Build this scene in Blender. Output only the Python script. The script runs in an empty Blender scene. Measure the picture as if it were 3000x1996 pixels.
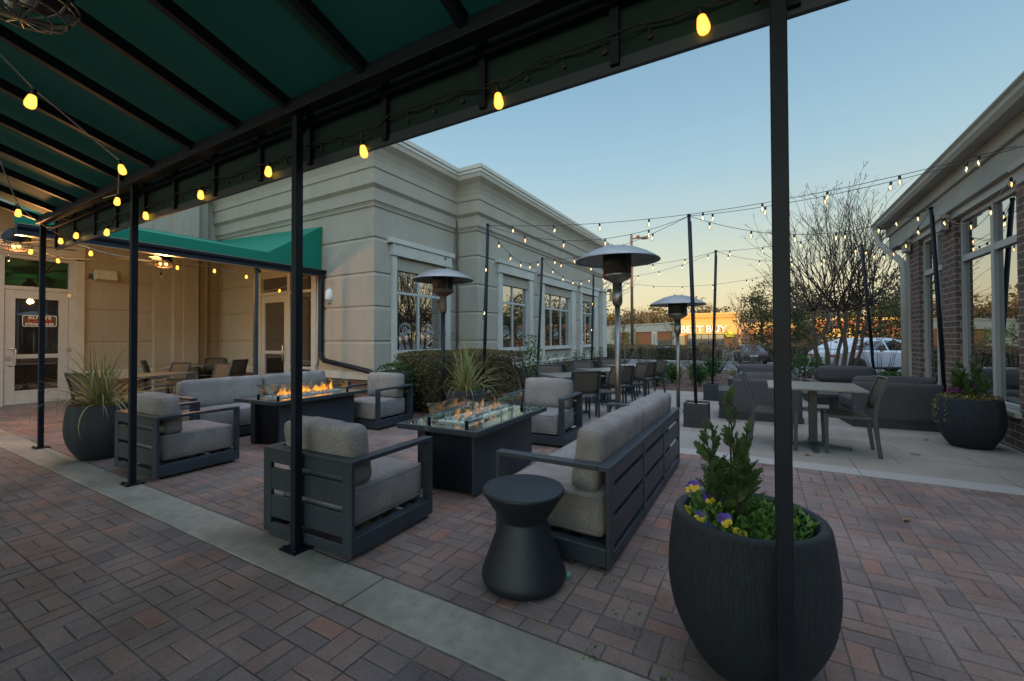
import bpy, bmesh, math, random
from mathutils import Vector, Matrix
R=random.Random(7)
S=bpy.context.scene
COL=S.collection
PI=math.pi
# ---------------------------------------------------------------- materials
def mat(name, col, rough=.6, metal=0, noise=0, nscale=20, bump=0, bscale=80, spec=.5, vary=0, stretch=None, alt=None, altscale=3, altcut=(.45,.6)):
    m=bpy.data.materials.new(name); m.use_nodes=True; nt=m.node_tree; b=nt.nodes['Principled BSDF']
    b.inputs['Base Color'].default_value=(*col,1); b.inputs['Roughness'].default_value=rough; b.inputs['Metallic'].default_value=metal
    b.inputs['Specular IOR Level'].default_value=spec
    N=nt.nodes.new; L=nt.links.new
    tc=N('ShaderNodeTexCoord'); src=tc.outputs['Object']
    if stretch:
        mp=N('ShaderNodeMapping'); mp.inputs['Scale'].default_value=stretch; L(src,mp.inputs['Vector']); src=mp.outputs[0]
    last=None
    if noise or alt:
        n=N('ShaderNodeTexNoise'); n.inputs['Scale'].default_value=nscale; n.inputs['Detail'].default_value=5; L(src,n.inputs['Vector'])
        r=N('ShaderNodeValToRGB'); r.color_ramp.elements[0].position=.3; r.color_ramp.elements[1].position=.7
        r.color_ramp.elements[0].color=(*[max(0,c*(1-noise)) for c in col],1); r.color_ramp.elements[1].color=(*[min(1,c*(1+noise)) for c in col],1)
        L(n.outputs['Fac'],r.inputs['Fac']); last=r.outputs['Color']
    if alt:
        n2=N('ShaderNodeTexNoise'); n2.inputs['Scale'].default_value=altscale; n2.inputs['Detail'].default_value=6; L(src,n2.inputs['Vector'])
        r2=N('ShaderNodeMapRange'); r2.inputs[1].default_value=altcut[0]; r2.inputs[2].default_value=altcut[1]; L(n2.outputs['Fac'],r2.inputs[0])
        mx=N('ShaderNodeMixRGB'); L(r2.outputs[0],mx.inputs['Fac']); L(last,mx.inputs['Color1']); mx.inputs['Color2'].default_value=(*alt,1); last=mx.outputs['Color']
    if vary:
        g=N('ShaderNodeNewGeometry'); mr=N('ShaderNodeMapRange'); mr.inputs[3].default_value=1-vary; mr.inputs[4].default_value=1+vary
        L(g.outputs['Random Per Island'],mr.inputs[0])
        mu=N('ShaderNodeMixRGB'); mu.blend_type='MULTIPLY'; mu.inputs['Fac'].default_value=1
        if last: L(last,mu.inputs['Color1'])
        else: mu.inputs['Color1'].default_value=(*col,1)
        L(mr.outputs[0],mu.inputs['Color2']); last=mu.outputs['Color']
    if last: L(last,b.inputs['Base Color'])
    if bump:
        n3=N('ShaderNodeTexNoise'); n3.inputs['Scale'].default_value=bscale; n3.inputs['Detail'].default_value=4; L(src,n3.inputs['Vector'])
        bp=N('ShaderNodeBump'); bp.inputs['Strength'].default_value=bump; bp.inputs['Distance'].default_value=.01; L(n3.outputs['Fac'],bp.inputs['Height']); L(bp.outputs[0],b.inputs['Normal'])
    return m
def leafmat(name, cols, rough=.55, trans=.25):
    m=bpy.data.materials.new(name); m.use_nodes=True; nt=m.node_tree; b=nt.nodes['Principled BSDF']; N=nt.nodes.new; L=nt.links.new
    g=N('ShaderNodeNewGeometry'); r=N('ShaderNodeValToRGB'); e=r.color_ramp.elements
    e[0].color=(*cols[0],1); e[1].color=(*cols[-1],1)
    for i,c in enumerate(cols[1:-1]): e.new((i+1)/(len(cols)-1)).color=(*c,1)
    L(g.outputs['Random Per Island'],r.inputs['Fac']); L(r.outputs[0],b.inputs['Base Color'])
    b.inputs['Roughness'].default_value=rough; b.inputs['Specular IOR Level'].default_value=.25
    t=N('ShaderNodeBsdfTranslucent'); L(r.outputs[0],t.inputs['Color']); mx=N('ShaderNodeMixShader'); mx.inputs[0].default_value=trans
    L(b.outputs[0],mx.inputs[1]); L(t.outputs[0],mx.inputs[2]); L(mx.outputs[0],nt.nodes['Material Output'].inputs['Surface'])
    return m
def emit(name,col,st,edge=None):
    m=bpy.data.materials.new(name); m.use_nodes=True; nt=m.node_tree; nt.nodes.clear(); N=nt.nodes.new; L=nt.links.new
    o=N('ShaderNodeOutputMaterial'); e=N('ShaderNodeEmission'); e.inputs['Strength'].default_value=st; e.inputs['Color'].default_value=(*col,1)
    if edge:
        lw=N('ShaderNodeLayerWeight'); lw.inputs['Blend'].default_value=.45; mx=N('ShaderNodeMixRGB'); mx.inputs['Color1'].default_value=(*col,1); mx.inputs['Color2'].default_value=(*edge,1)
        L(lw.outputs['Facing'],mx.inputs['Fac']); L(mx.outputs[0],e.inputs['Color'])
    L(e.outputs[0],o.inputs['Surface']); return m
def glassmat(name, tint=(.9,.95,.95), gl=.12, rough=.02, solid=None, top=.92):
    """thin pane: transparent + fresnel gloss; solid = dark room behind the pane"""
    m=bpy.data.materials.new(name); m.use_nodes=True; nt=m.node_tree; nt.nodes.clear(); N=nt.nodes.new; L=nt.links.new
    o=N('ShaderNodeOutputMaterial'); g=N('ShaderNodeBsdfGlossy'); g.inputs['Roughness'].default_value=rough; g.inputs['Color'].default_value=(.95,.97,1,1)
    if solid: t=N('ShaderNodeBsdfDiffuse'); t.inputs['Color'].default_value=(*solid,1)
    else: t=N('ShaderNodeBsdfTransparent'); t.inputs['Color'].default_value=(*tint,1)
    lw=N('ShaderNodeLayerWeight'); lw.inputs['Blend'].default_value=.5
    mr=N('ShaderNodeMapRange'); mr.inputs[3].default_value=gl; mr.inputs[4].default_value=top
    pw=N('ShaderNodeMath'); pw.operation='POWER'; pw.inputs[1].default_value=2.2; L(lw.outputs['Facing'],pw.inputs[0]); L(pw.outputs[0],mr.inputs[0])
    mx=N('ShaderNodeMixShader'); L(mr.outputs[0],mx.inputs[0]); L(t.outputs[0],mx.inputs[1]); L(g.outputs[0],mx.inputs[2]); L(mx.outputs[0],o.inputs['Surface'])
    return m
def brickmat(name, c1, c2, mortar, bw=.21, bh=.076, ms=.011, axis='x'):
    m=bpy.data.materials.new(name); m.use_nodes=True; nt=m.node_tree; b=nt.nodes['Principled BSDF']; N=nt.nodes.new; L=nt.links.new
    tc=N('ShaderNodeTexCoord'); g=N('ShaderNodeNewGeometry'); sp=N('ShaderNodeSeparateXYZ'); L(tc.outputs['Object'],sp.inputs[0])
    # choose the horizontal run by the face's normal
    sn=N('ShaderNodeSeparateXYZ'); L(g.outputs['Normal'],sn.inputs[0]); ab=N('ShaderNodeMath'); ab.operation='ABSOLUTE'; L(sn.outputs['X'],ab.inputs[0])
    gt=N('ShaderNodeMath'); gt.operation='GREATER_THAN'; gt.inputs[1].default_value=.5; L(ab.outputs[0],gt.inputs[0])
    mx=N('ShaderNodeMix'); L(gt.outputs[0],mx.inputs[0]); L(sp.outputs['X'],mx.inputs[2]); L(sp.outputs['Y'],mx.inputs[3])
    cb=N('ShaderNodeCombineXYZ'); L(mx.outputs[0],cb.inputs['X']); L(sp.outputs['Z'],cb.inputs['Y'])
    br=N('ShaderNodeTexBrick'); br.inputs['Scale'].default_value=1; br.inputs['Brick Width'].default_value=bw; br.inputs['Row Height'].default_value=bh; br.inputs['Mortar Size'].default_value=ms*.5
    br.inputs['Mortar Smooth'].default_value=.2; br.inputs['Bias'].default_value=-.1
    br.inputs['Color1'].default_value=(*c1,1); br.inputs['Color2'].default_value=(*c2,1); br.inputs['Mortar'].default_value=(*mortar,1); L(cb.outputs[0],br.inputs['Vector'])
    n=N('ShaderNodeTexNoise'); n.inputs['Scale'].default_value=25; n.inputs['Detail'].default_value=5; L(tc.outputs['Object'],n.inputs['Vector'])
    mr=N('ShaderNodeMapRange'); mr.inputs[3].default_value=.65; mr.inputs[4].default_value=1.35; L(n.outputs['Fac'],mr.inputs[0])
    mu=N('ShaderNodeMixRGB'); mu.blend_type='MULTIPLY'; mu.inputs[0].default_value=1; L(br.outputs['Color'],mu.inputs[1]); L(mr.outputs[0],mu.inputs[2]); L(mu.outputs[0],b.inputs['Base Color'])
    bp=N('ShaderNodeBump'); bp.inputs['Strength'].default_value=.7; bp.inputs['Distance'].default_value=.008; bp.invert=True; L(br.outputs['Fac'],bp.inputs['Height']); L(bp.outputs[0],b.inputs['Normal'])
    b.inputs['Roughness'].default_value=.85; return m
M={}
M['frame']=mat('charcoal_metal',(.022,.031,.041),.45,0,.12,9,.05,300,.5,alt=(.027,.038,.049),altscale=2.2)
M['black']=mat('black_paint',(.004,.008,.016),.5,0,.25,14,.06,120,.28)
M['fabric']=mat('grey_fabric',(.24,.222,.208),.95,0,.36,120,.4,300,.1,alt=(.20,.186,.176),altscale=5)
M['darkfab']=mat('dark_fabric',(.075,.073,.076),.95,0,.14,260,.25,400,.1)
M['sling']=mat('sling_mesh',(.085,.07,.055),.8,0,.35,260,.3,300,.2,stretch=(1,1,8))
M['darkwood']=mat('dark_board',(.03,.03,.031),.6,0,.25,6,.1,60,.4,stretch=(1,1,6))
M['tabletop']=mat('table_laminate',(.145,.132,.12),.32,0,.12,30,.03,120,alt=(.12,.112,.105),altscale=6)
M['pot']=mat('ribbed_clay',(.011,.017,.025),.6,0,.6,30,.9,60,.45,stretch=(5,5,.25),alt=(.026,.035,.046),altscale=1.2,altcut=(.5,.75))
M['drum']=mat('drum_powder_coat',(.010,.015,.021),.5,0,.12,30,.06,200,.4)
M['potflat']=mat('planter_board',(.022,.023,.026),.6,0,.2,20,.15,90)
M['soil']=mat('soil',(.022,.015,.01),.95,0,.5,60,1,80)
M['straw']=mat('straw_moss',(.3,.23,.13),.95,0,.5,60,1,80)
M['stucco']=mat('stucco',(.32,.293,.245),.9,0,.055,7,.35,260,.2,stretch=(1.6,1.6,.45),alt=(.285,.259,.212),altscale=.9,altcut=(.4,.75))
M['trim']=mat('stucco_trim',(.44,.43,.385),.85,0,.05,8,.2,260,.25,alt=(.39,.38,.34),altscale=1.3)
M['cap']=mat('metal_coping',(.42,.41,.37),.4,.1,.05,6,.02,50)
M['winframe']=mat('window_frame',(.38,.385,.375),.45,0,.05,10)
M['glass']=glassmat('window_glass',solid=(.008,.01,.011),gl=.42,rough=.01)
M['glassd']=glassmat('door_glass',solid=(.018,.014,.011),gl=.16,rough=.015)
M['guard']=glassmat('wind_guard_glass',(.86,.93,.9),.05,.01)
M['ftop']=glassmat('tabletop_glass',solid=(.008,.008,.008),gl=.22,rough=.015)
M['brickL']=brickmat('red_brick',(.13,.055,.035),(.085,.04,.03),(.2,.17,.14))
M['brickR']=brickmat('brown_brick',(.15,.092,.07),(.085,.053,.043),(.34,.29,.25),.3,.098,.016)
M['green']=mat('green_canvas',(.003,.15,.095),.75,0,.1,70,.25,300,.3)
def canvasmat():
    m=bpy.data.materials.new('green_canopy_canvas'); m.use_nodes=True; nt=m.node_tree; b=nt.nodes['Principled BSDF']; N=nt.nodes.new; L=nt.links.new
    b.inputs['Base Color'].default_value=(.006,.15,.095,1); b.inputs['Roughness'].default_value=.7; b.inputs['Specular IOR Level'].default_value=.3
    tc=N('ShaderNodeTexCoord'); n=N('ShaderNodeTexNoise'); n.inputs['Scale'].default_value=.8; n.inputs['Detail'].default_value=3; L(tc.outputs['Object'],n.inputs['Vector'])
    r=N('ShaderNodeValToRGB'); r.color_ramp.elements[0].position=.35; r.color_ramp.elements[1].position=.7; r.color_ramp.elements[0].color=(.013,.085,.052,1); r.color_ramp.elements[1].color=(.014,.064,.052,1)
    L(n.outputs['Fac'],r.inputs[0]); L(r.outputs[0],b.inputs['Base Color'])
    t=N('ShaderNodeBsdfTranslucent'); t.inputs['Color'].default_value=(.02,.16,.11,1); mx=N('ShaderNodeMixShader'); mx.inputs[0].default_value=.05
    L(b.outputs[0],mx.inputs[1]); L(t.outputs[0],mx.inputs[2]); L(mx.outputs[0],nt.nodes['Material Output'].inputs['Surface']); return m
M['canvas']=canvasmat(); M['valance']=mat('valance_canvas',(.004,.022,.02),.7,0,.15,50,.2,200,.3)
M['steel']=mat('brushed_steel',(.24,.22,.185),.36,.9,.1,40,.05,200)
M['alu']=mat('heater_dome',(.24,.245,.245),.45,.55,.12,7,.04,90)
M['mesh']=mat('burner_mesh',(.05,.05,.05),.5,.7,.6,160,.4,160)
M['white']=mat('white_plastic',(.62,.62,.6),.4)
M['handle']=mat('satin_metal',(.5,.48,.44),.3,.9)
M['wire']=mat('black_cable',(.012,.012,.012),.6)
M['wirew']=mat('white_cable',(.4,.4,.38),.6)
M['amber']=emit('amber_bulb',(1,.66,.10),1.9,(.62,.15,.003))
M['fil']=emit('bulb_filament',(1,.5,.15),9)
M['filw']=emit('fan_lamp',(1,.5,.12),7)
M['bulbglass']=glassmat('bulb_glass',(.97,.94,.86),.06,.02)
M['paver']=None
M['joint']=mat('joint_sand',(.105,.10,.092),.95,0,.35,30,.6,120,alt=(.05,.055,.025),altscale=1.1,altcut=(.45,.6))
def pavmat():
    m=mat('brick_paver',(.208,.160,.142),.88,0,.18,90,.5,180,.25)
    nt=m.node_tree; N=nt.nodes.new; L=nt.links.new; b=nt.nodes['Principled BSDF']
    old=b.inputs['Base Color'].links[0].from_socket
    g=N('ShaderNodeNewGeometry'); r=N('ShaderNodeValToRGB'); e=r.color_ramp.elements
    e[0].color=(.74,.76,.82,1); e[1].color=(1.3,.93,.82,1)
    for p,c in ((.25,(.9,.9,.93,1)),(.5,(1,1,1,1)),(.72,(1.02,.86,.82,1)),(.9,(1.1,1.02,.98,1))): e.new(p).color=c
    L(g.outputs['Random Per Island'],r.inputs[0])
    mu=N('ShaderNodeMixRGB'); mu.blend_type='MULTIPLY'; mu.inputs[0].default_value=1; L(old,mu.inputs[1]); L(r.outputs[0],mu.inputs[2])
    tc=N('ShaderNodeTexCoord'); n=N('ShaderNodeTexNoise'); n.inputs['Scale'].default_value=1.5; n.inputs['Detail'].default_value=8; n.inputs['Roughness'].default_value=.65; L(tc.outputs['Object'],n.inputs['Vector'])
    mr=N('ShaderNodeMapRange'); mr.inputs[1].default_value=.3; mr.inputs[2].default_value=.7; mr.inputs[3].default_value=.6; mr.inputs[4].default_value=1.25; L(n.outputs['Fac'],mr.inputs[0])
    m2=N('ShaderNodeMixRGB'); m2.blend_type='MULTIPLY'; m2.inputs[0].default_value=1; L(mu.outputs[0],m2.inputs[1]); L(mr.outputs[0],m2.inputs[2])
    v=N('ShaderNodeTexVoronoi'); v.inputs['Scale'].default_value=7; L(tc.outputs['Object'],v.inputs['Vector'])
    lt=N('ShaderNodeMath'); lt.operation='LESS_THAN'; lt.inputs[1].default_value=.055; L(v.outputs['Distance'],lt.inputs[0])
    n4=N('ShaderNodeTexNoise'); n4.inputs['Scale'].default_value=2.5; L(tc.outputs['Object'],n4.inputs['Vector']); g4=N('ShaderNodeMath'); g4.operation='GREATER_THAN'; g4.inputs[1].default_value=.56; L(n4.outputs['Fac'],g4.inputs[0])
    ml=N('ShaderNodeMath'); ml.operation='MULTIPLY'; L(lt.outputs[0],ml.inputs[0]); L(g4.outputs[0],ml.inputs[1])
    m3=N('ShaderNodeMixRGB'); L(ml.outputs[0],m3.inputs[0]); L(m2.outputs[0],m3.inputs[1]); m3.inputs[2].default_value=(.04,.035,.03,1)
    L(m3.outputs[0],b.inputs['Base Color']); return m
M['paver']=pavmat()
M['granite']=mat('granite_slab',(.27,.24,.205),.75,0,.10,180,.15,200,.3,vary=.07,alt=(.22,.195,.165),altscale=1.1)
M['band']=mat('granite_band',(.31,.295,.27),.7,0,.10,220,.1,200,.3,vary=.05)
M['concrete']=mat('concrete',(.27,.245,.205),.9,0,.16,14,.3,130,.2,alt=(.16,.14,.112),altscale=1.3,altcut=(.46,.7))
M['mulch']=mat('mulch',(.07,.036,.026),.95,0,.6,28,1,40)
M['chip']=mat('mulch_chip',(.09,.045,.032),.95,vary=.6)
M['ground']=mat('winter_grass',(.13,.11,.055),.95,0,.35,3,.5,30,alt=(.07,.085,.03),altscale=.35)
M['asphalt']=mat('asphalt',(.075,.078,.08),.85,0,.2,60,.4,120)
M['kerbm']=mat('kerb_concrete',(.3,.29,.26),.9,0,.15,6,.2,60)
M['hedge']=leafmat('boxwood_leaves',[(.05,.062,.02),(.085,.085,.03),(.13,.105,.045),(.17,.115,.055),(.065,.078,.026)])
M['greenleaf']=leafmat('shrub_leaves',[(.022,.055,.014),(.04,.09,.022),(.07,.13,.035),(.03,.06,.018)])
M['paleleaf']=leafmat('small_shrub_leaves',[(.05,.065,.024),(.09,.10,.04),(.14,.14,.07),(.04,.05,.02)])
M['dryleaf']=leafmat('dry_flower_heads',[(.2,.12,.06),(.3,.19,.10),(.14,.08,.04)])
M['blade']=leafmat('grass_blades',[(.09,.13,.035),(.16,.2,.06),(.25,.27,.11),(.30,.26,.12),(.2,.13,.05)],.5,.3)
M['thuja']=leafmat('thuja_sprays',[(.04,.085,.025),(.07,.125,.04),(.11,.165,.06),(.055,.10,.04)])
M['pansyleaf']=leafmat('pansy_leaves',[(.05,.13,.022),(.09,.2,.03),(.17,.3,.06),(.06,.14,.035)],.4,.35)
M['violet']=leafmat('violet_petals',[(.06,.02,.26),(.10,.04,.36),(.2,.12,.5)])
M['yellow']=leafmat('yellow_petals',[(.75,.5,.02),(.8,.6,.06)])
M['pink']=leafmat('magenta_petals',[(.22,.03,.16),(.14,.02,.12)])
M['groundleaf']=leafmat('creeping_leaves',[(.30,.33,.05),(.16,.17,.06),(.25,.12,.07),(.10,.14,.04),(.28,.2,.12)])
M['bark']=mat('smooth_bark',(.105,.072,.045),.8,0,.3,9,.3,40,stretch=(3,3,.4))
M['twig']=mat('dark_twigs',(.055,.035,.025),.85)
M['twigp']=mat('pale_twigs',(.16,.12,.09),.85)
M['pine']=leafmat('pine_needles',[(.035,.045,.012),(.06,.065,.018),(.10,.085,.025)])
M['cone']=leafmat('conifer_leaves',[(.022,.036,.011),(.038,.055,.017),(.06,.072,.024)])
M['wood']=leafmat('far_canopy',[(.075,.07,.02),(.10,.075,.022),(.15,.09,.03),(.06,.07,.022)])
M['everg']=leafmat('evergreen_leaves',[(.022,.036,.012),(.04,.055,.018),(.07,.07,.025),(.11,.08,.03)])
M['bbwall']=mat('painted_facade',(.66,.44,.15),.85,0,.05,.6)
M['bbwing']=mat('wing_facade',(.50,.46,.38),.85,0,.05,.6)
M['bbbrick']=mat('facade_brick',(.36,.13,.055),.9,0,.12,3)
M['letter']=mat('white_letters',(.85,.85,.85),.4)
M['tag']=mat('yellow_tag',(.9,.72,.01),.4)
M['dglass']=glassmat('store_glass',solid=(.03,.035,.035),gl=.25,rough=.05)
M['cwhite']=mat('white_car_paint',(.55,.58,.62),.22,0,spec=.6)
M['cblack']=mat('dark_car_paint',(.02,.023,.028),.2,0,spec=.6)
M['cglass']=glassmat('car_glass',solid=(.012,.016,.018),gl=.08,rough=.03,top=.45)
M['tyre']=mat('tyre_rubber',(.015,.015,.015),.85)
M['rim']=mat('alloy_rim',(.3,.3,.31),.35,.8)
M['redlamp']=mat('red_lens',(.35,.012,.012),.25)
M['emblem']=mat('etched_white',(.30,.315,.31),.6)
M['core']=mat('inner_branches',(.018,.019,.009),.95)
M['signred']=mat('red_lettering',(.5,.02,.02),.5)
M['signblk']=mat('black_sign',(.012,.012,.012),.4)
M['signwht']=mat('white_lettering',(.6,.58,.54),.5)
M['shingle']=mat('roof_shingles',(.10,.095,.09),.9,0,.3,8,.4,40)
M['firew']=mat('white_fire_pan',(.65,.65,.66),.5)
M['fglass']=leafmat('fire_glass',[(.35,.42,.4),(.6,.66,.62),(.12,.15,.14),(.25,.3,.28)],.15,.2)
M['greendot']=mat('green_plastic',(.1,.28,.2),.4)
def flamemat(name='flame',al=.62,st=1.5):
    m=bpy.data.materials.new(name); m.use_nodes=True; nt=m.node_tree; nt.nodes.clear(); N=nt.nodes.new; L=nt.links.new
    o=N('ShaderNodeOutputMaterial'); e=N('ShaderNodeEmission'); t=N('ShaderNodeBsdfTransparent'); mx=N('ShaderNodeMixShader')
    tc=N('ShaderNodeTexCoord'); n=N('ShaderNodeTexNoise'); n.inputs['Scale'].default_value=22; n.inputs['Detail'].default_value=3; mp=N('ShaderNodeMapping'); mp.inputs['Scale'].default_value=(1,1,.35); L(tc.outputs['Object'],mp.inputs[0]); L(mp.outputs[0],n.inputs['Vector'])
    r=N('ShaderNodeValToRGB'); r.color_ramp.elements[0].color=(1,.16,.01,1); r.color_ramp.elements[1].color=(1,.5,.07,1); r.color_ramp.elements[0].position=.4; r.color_ramp.elements[1].position=.65
    L(n.outputs['Fac'],r.inputs[0]); L(r.outputs[0],e.inputs['Color']); e.inputs['Strength'].default_value=st
    lw=N('ShaderNodeLayerWeight'); lw.inputs['Blend'].default_value=.35; mr=N('ShaderNodeMapRange'); mr.inputs[1].default_value=.15; mr.inputs[2].default_value=.75; mr.inputs[3].default_value=al; mr.inputs[4].default_value=0; L(lw.outputs['Facing'],mr.inputs[0])
    ml=N('ShaderNodeMath'); ml.operation='MULTIPLY'; L(mr.outputs[0],ml.inputs[0]); mr2=N('ShaderNodeMapRange'); mr2.inputs[1].default_value=.35; mr2.inputs[2].default_value=.6; L(n.outputs['Fac'],mr2.inputs[0]); L(mr2.outputs[0],ml.inputs[1])
    L(ml.outputs[0],mx.inputs[0]); L(t.outputs[0],mx.inputs[1]); L(e.outputs[0],mx.inputs[2]); L(mx.outputs[0],o.inputs['Surface']); return m
M['flame']=flamemat(); M['flamefaint']=flamemat('faint_flame',.3,1.0)
# ---------------------------------------------------------------- mesh builder
class MB:
    def __init__(s): s.v=[]; s.f=[]; s.sm=[]
    def add(s,vs,fs,smooth=False,T=None):
        o=len(s.v)
        s.v+=[tuple(T@Vector(p)) if T else tuple(p) for p in vs]; s.f+=[tuple(i+o for i in f) for f in fs]; s.sm+=[smooth]*len(fs); return s
    def box(s,x0,x1,y0,y1,z0,z1,T=None):
        return s.add([(x0,y0,z0),(x1,y0,z0),(x1,y1,z0),(x0,y1,z0),(x0,y0,z1),(x1,y0,z1),(x1,y1,z1),(x0,y1,z1)],[(0,3,2,1),(4,5,6,7),(0,1,5,4),(1,2,6,5),(2,3,7,6),(3,0,4,7)],False,T)
    def tube(s,pts,r,n=6,cap=True,T=None,smooth=True):
        pts=[Vector(p) for p in pts]; rs=r if isinstance(r,(list,tuple)) else [r]*len(pts); vs=[];fs=[]; ref=None
        for i,p in enumerate(pts):
            d=(pts[min(i+1,len(pts)-1)]-pts[max(i-1,0)])
            d=d.normalized() if d.length>1e-9 else Vector((0,0,1))
            if ref is None: ref=Vector((0,0,1)) if abs(d.z)<.9 else Vector((1,0,0))
            u=d.cross(ref); u=u.normalized() if u.length>1e-6 else d.orthogonal().normalized(); w=u.cross(d); ref=w
            for k in range(n): a=2*PI*k/n; vs.append(p+(u*math.cos(a)+w*math.sin(a))*rs[i])
        for i in range(len(pts)-1):
            for k in range(n): fs.append((i*n+k,i*n+(k+1)%n,(i+1)*n+(k+1)%n,(i+1)*n+k))
        if cap: fs+= [tuple(range(n)),tuple((len(pts)-1)*n+k for k in reversed(range(n)))]
        return s.add(vs,fs,smooth,T)
    def lathe(s,prof,n=32,c=(0,0,0),T=None,smooth=True):
        vs=[];fs=[]
        for r,z in prof:
            for k in range(n): a=2*PI*k/n; vs.append((c[0]+r*math.cos(a),c[1]+r*math.sin(a),c[2]+z))
        for i in range(len(prof)-1):
            for k in range(n): fs.append((i*n+k,i*n+(k+1)%n,(i+1)*n+(k+1)%n,(i+1)*n+k))
        if prof[0][0]>1e-4: fs.append(tuple(reversed(range(n))))
        if prof[-1][0]>1e-4: fs.append(tuple((len(prof)-1)*n+k for k in range(n)))
        return s.add(vs,fs,smooth,T)
    def prism(s,poly,d0,d1,axis='y',T=None,smooth=False):
        """polygon in the two other axes, extruded along axis"""
        n=len(poly)
        def P(a,b,d): return {'x':(d,a,b),'y':(a,d,b),'z':(a,b,d)}[axis]
        vs=[P(a,b,d0) for a,b in poly]+[P(a,b,d1) for a,b in poly]
        fs=[tuple(range(n)),tuple(reversed(range(n,2*n)))]+[(i,i+n,(i+1)%n+n,(i+1)%n) for i in range(n)]
        return s.add(vs,fs,smooth,T)
    def quad(s,a,b,c,d,smooth=False): return s.add([a,b,c,d],[(0,1,2,3)],smooth)
    def sweep(s,prof,path,T=None):
        """closed profile [(outward offset, z)] along a plan path, outward = right of travel, mitred"""
        P=[Vector((x,y)) for x,y in path]; n=len(prof); vs=[]; fs=[]
        for i,p in enumerate(P):
            ds=[]
            if i>0: ds.append((P[i]-P[i-1]).normalized())
            if i<len(P)-1: ds.append((P[i+1]-P[i]).normalized())
            ns=[Vector((d.y,-d.x)) for d in ds]
            m=ns[0] if len(ns)==1 else (ns[0]+ns[1])/(1+ns[0].dot(ns[1]))
            for o,z in prof: q=p+m*o; vs.append((q.x,q.y,z))
        for i in range(len(P)-1):
            for k in range(n): a=i*n+k; b=i*n+(k+1)%n; fs.append((a,b,b+n,a+n))
        fs+=[tuple(reversed(range(n))),tuple((len(P)-1)*n+k for k in range(n))]
        return s.add(vs,fs,False,T)
    def build(s,name,m,parent=None,bevel=0,seg=2,loc=None,fix=True):
        me=bpy.data.meshes.new(name); me.from_pydata(s.v,[],s.f); me.update()
        for p,sm in zip(me.polygons,s.sm): p.use_smooth=sm
        if fix:
            b=bmesh.new(); b.from_mesh(me); bmesh.ops.recalc_face_normals(b,faces=b.faces); b.to_mesh(me); b.free()
        o=bpy.data.objects.new(name,me); COL.objects.link(o)
        me.materials.append(M[m] if isinstance(m,str) else m)
        if parent: o.parent=parent
        if loc: o.location=loc
        if bevel:
            md=o.modifiers.new('bevel','BEVEL'); md.width=bevel; md.segments=seg; md.limit_method='ANGLE'; md.angle_limit=.6
        return o
def tag(o,label=None,cat=None,group=None,kind=None):
    if label: o['label']=label
    if cat: o['category']=cat
    if group: o['group']=group
    if kind: o['kind']=kind
    return o
def thing(name,label,cat,loc=(0,0,0),rz=0,group=None,sc=1):
    o=bpy.data.objects.new(name,None); COL.objects.link(o); o.location=loc; o.rotation_euler=(0,0,rz); o.scale=(sc,sc,sc); o.empty_display_size=.1
    return tag(o,label,cat,group)
def dup(root,loc,rz=0,label=None,group=None,sc=None):
    def cp(o,parent):
        c=o.copy(); COL.objects.link(c)
        if parent: c.parent=parent
        for ch in list(o.children): cp(ch,c)
        return c
    r=cp(root,None); r.location=loc; r.rotation_euler=(0,0,rz)
    if sc: r.scale=(sc,sc,sc)
    if label: r['label']=label
    if group: r['group']=group
    return r
def lerp(a,b,t): return a+(b-a)*t
KN=[(-300,0),(5.6,0),(13,-.1),(24,-.12),(45,-.75),(150,-1.2),(2000,-1.2)]
def gz(y):
    for (a,za),(b,zb) in zip(KN,KN[1:]):
        if y<=b: return lerp(za,zb,(y-a)/(b-a))
    return KN[-1][1]
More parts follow.
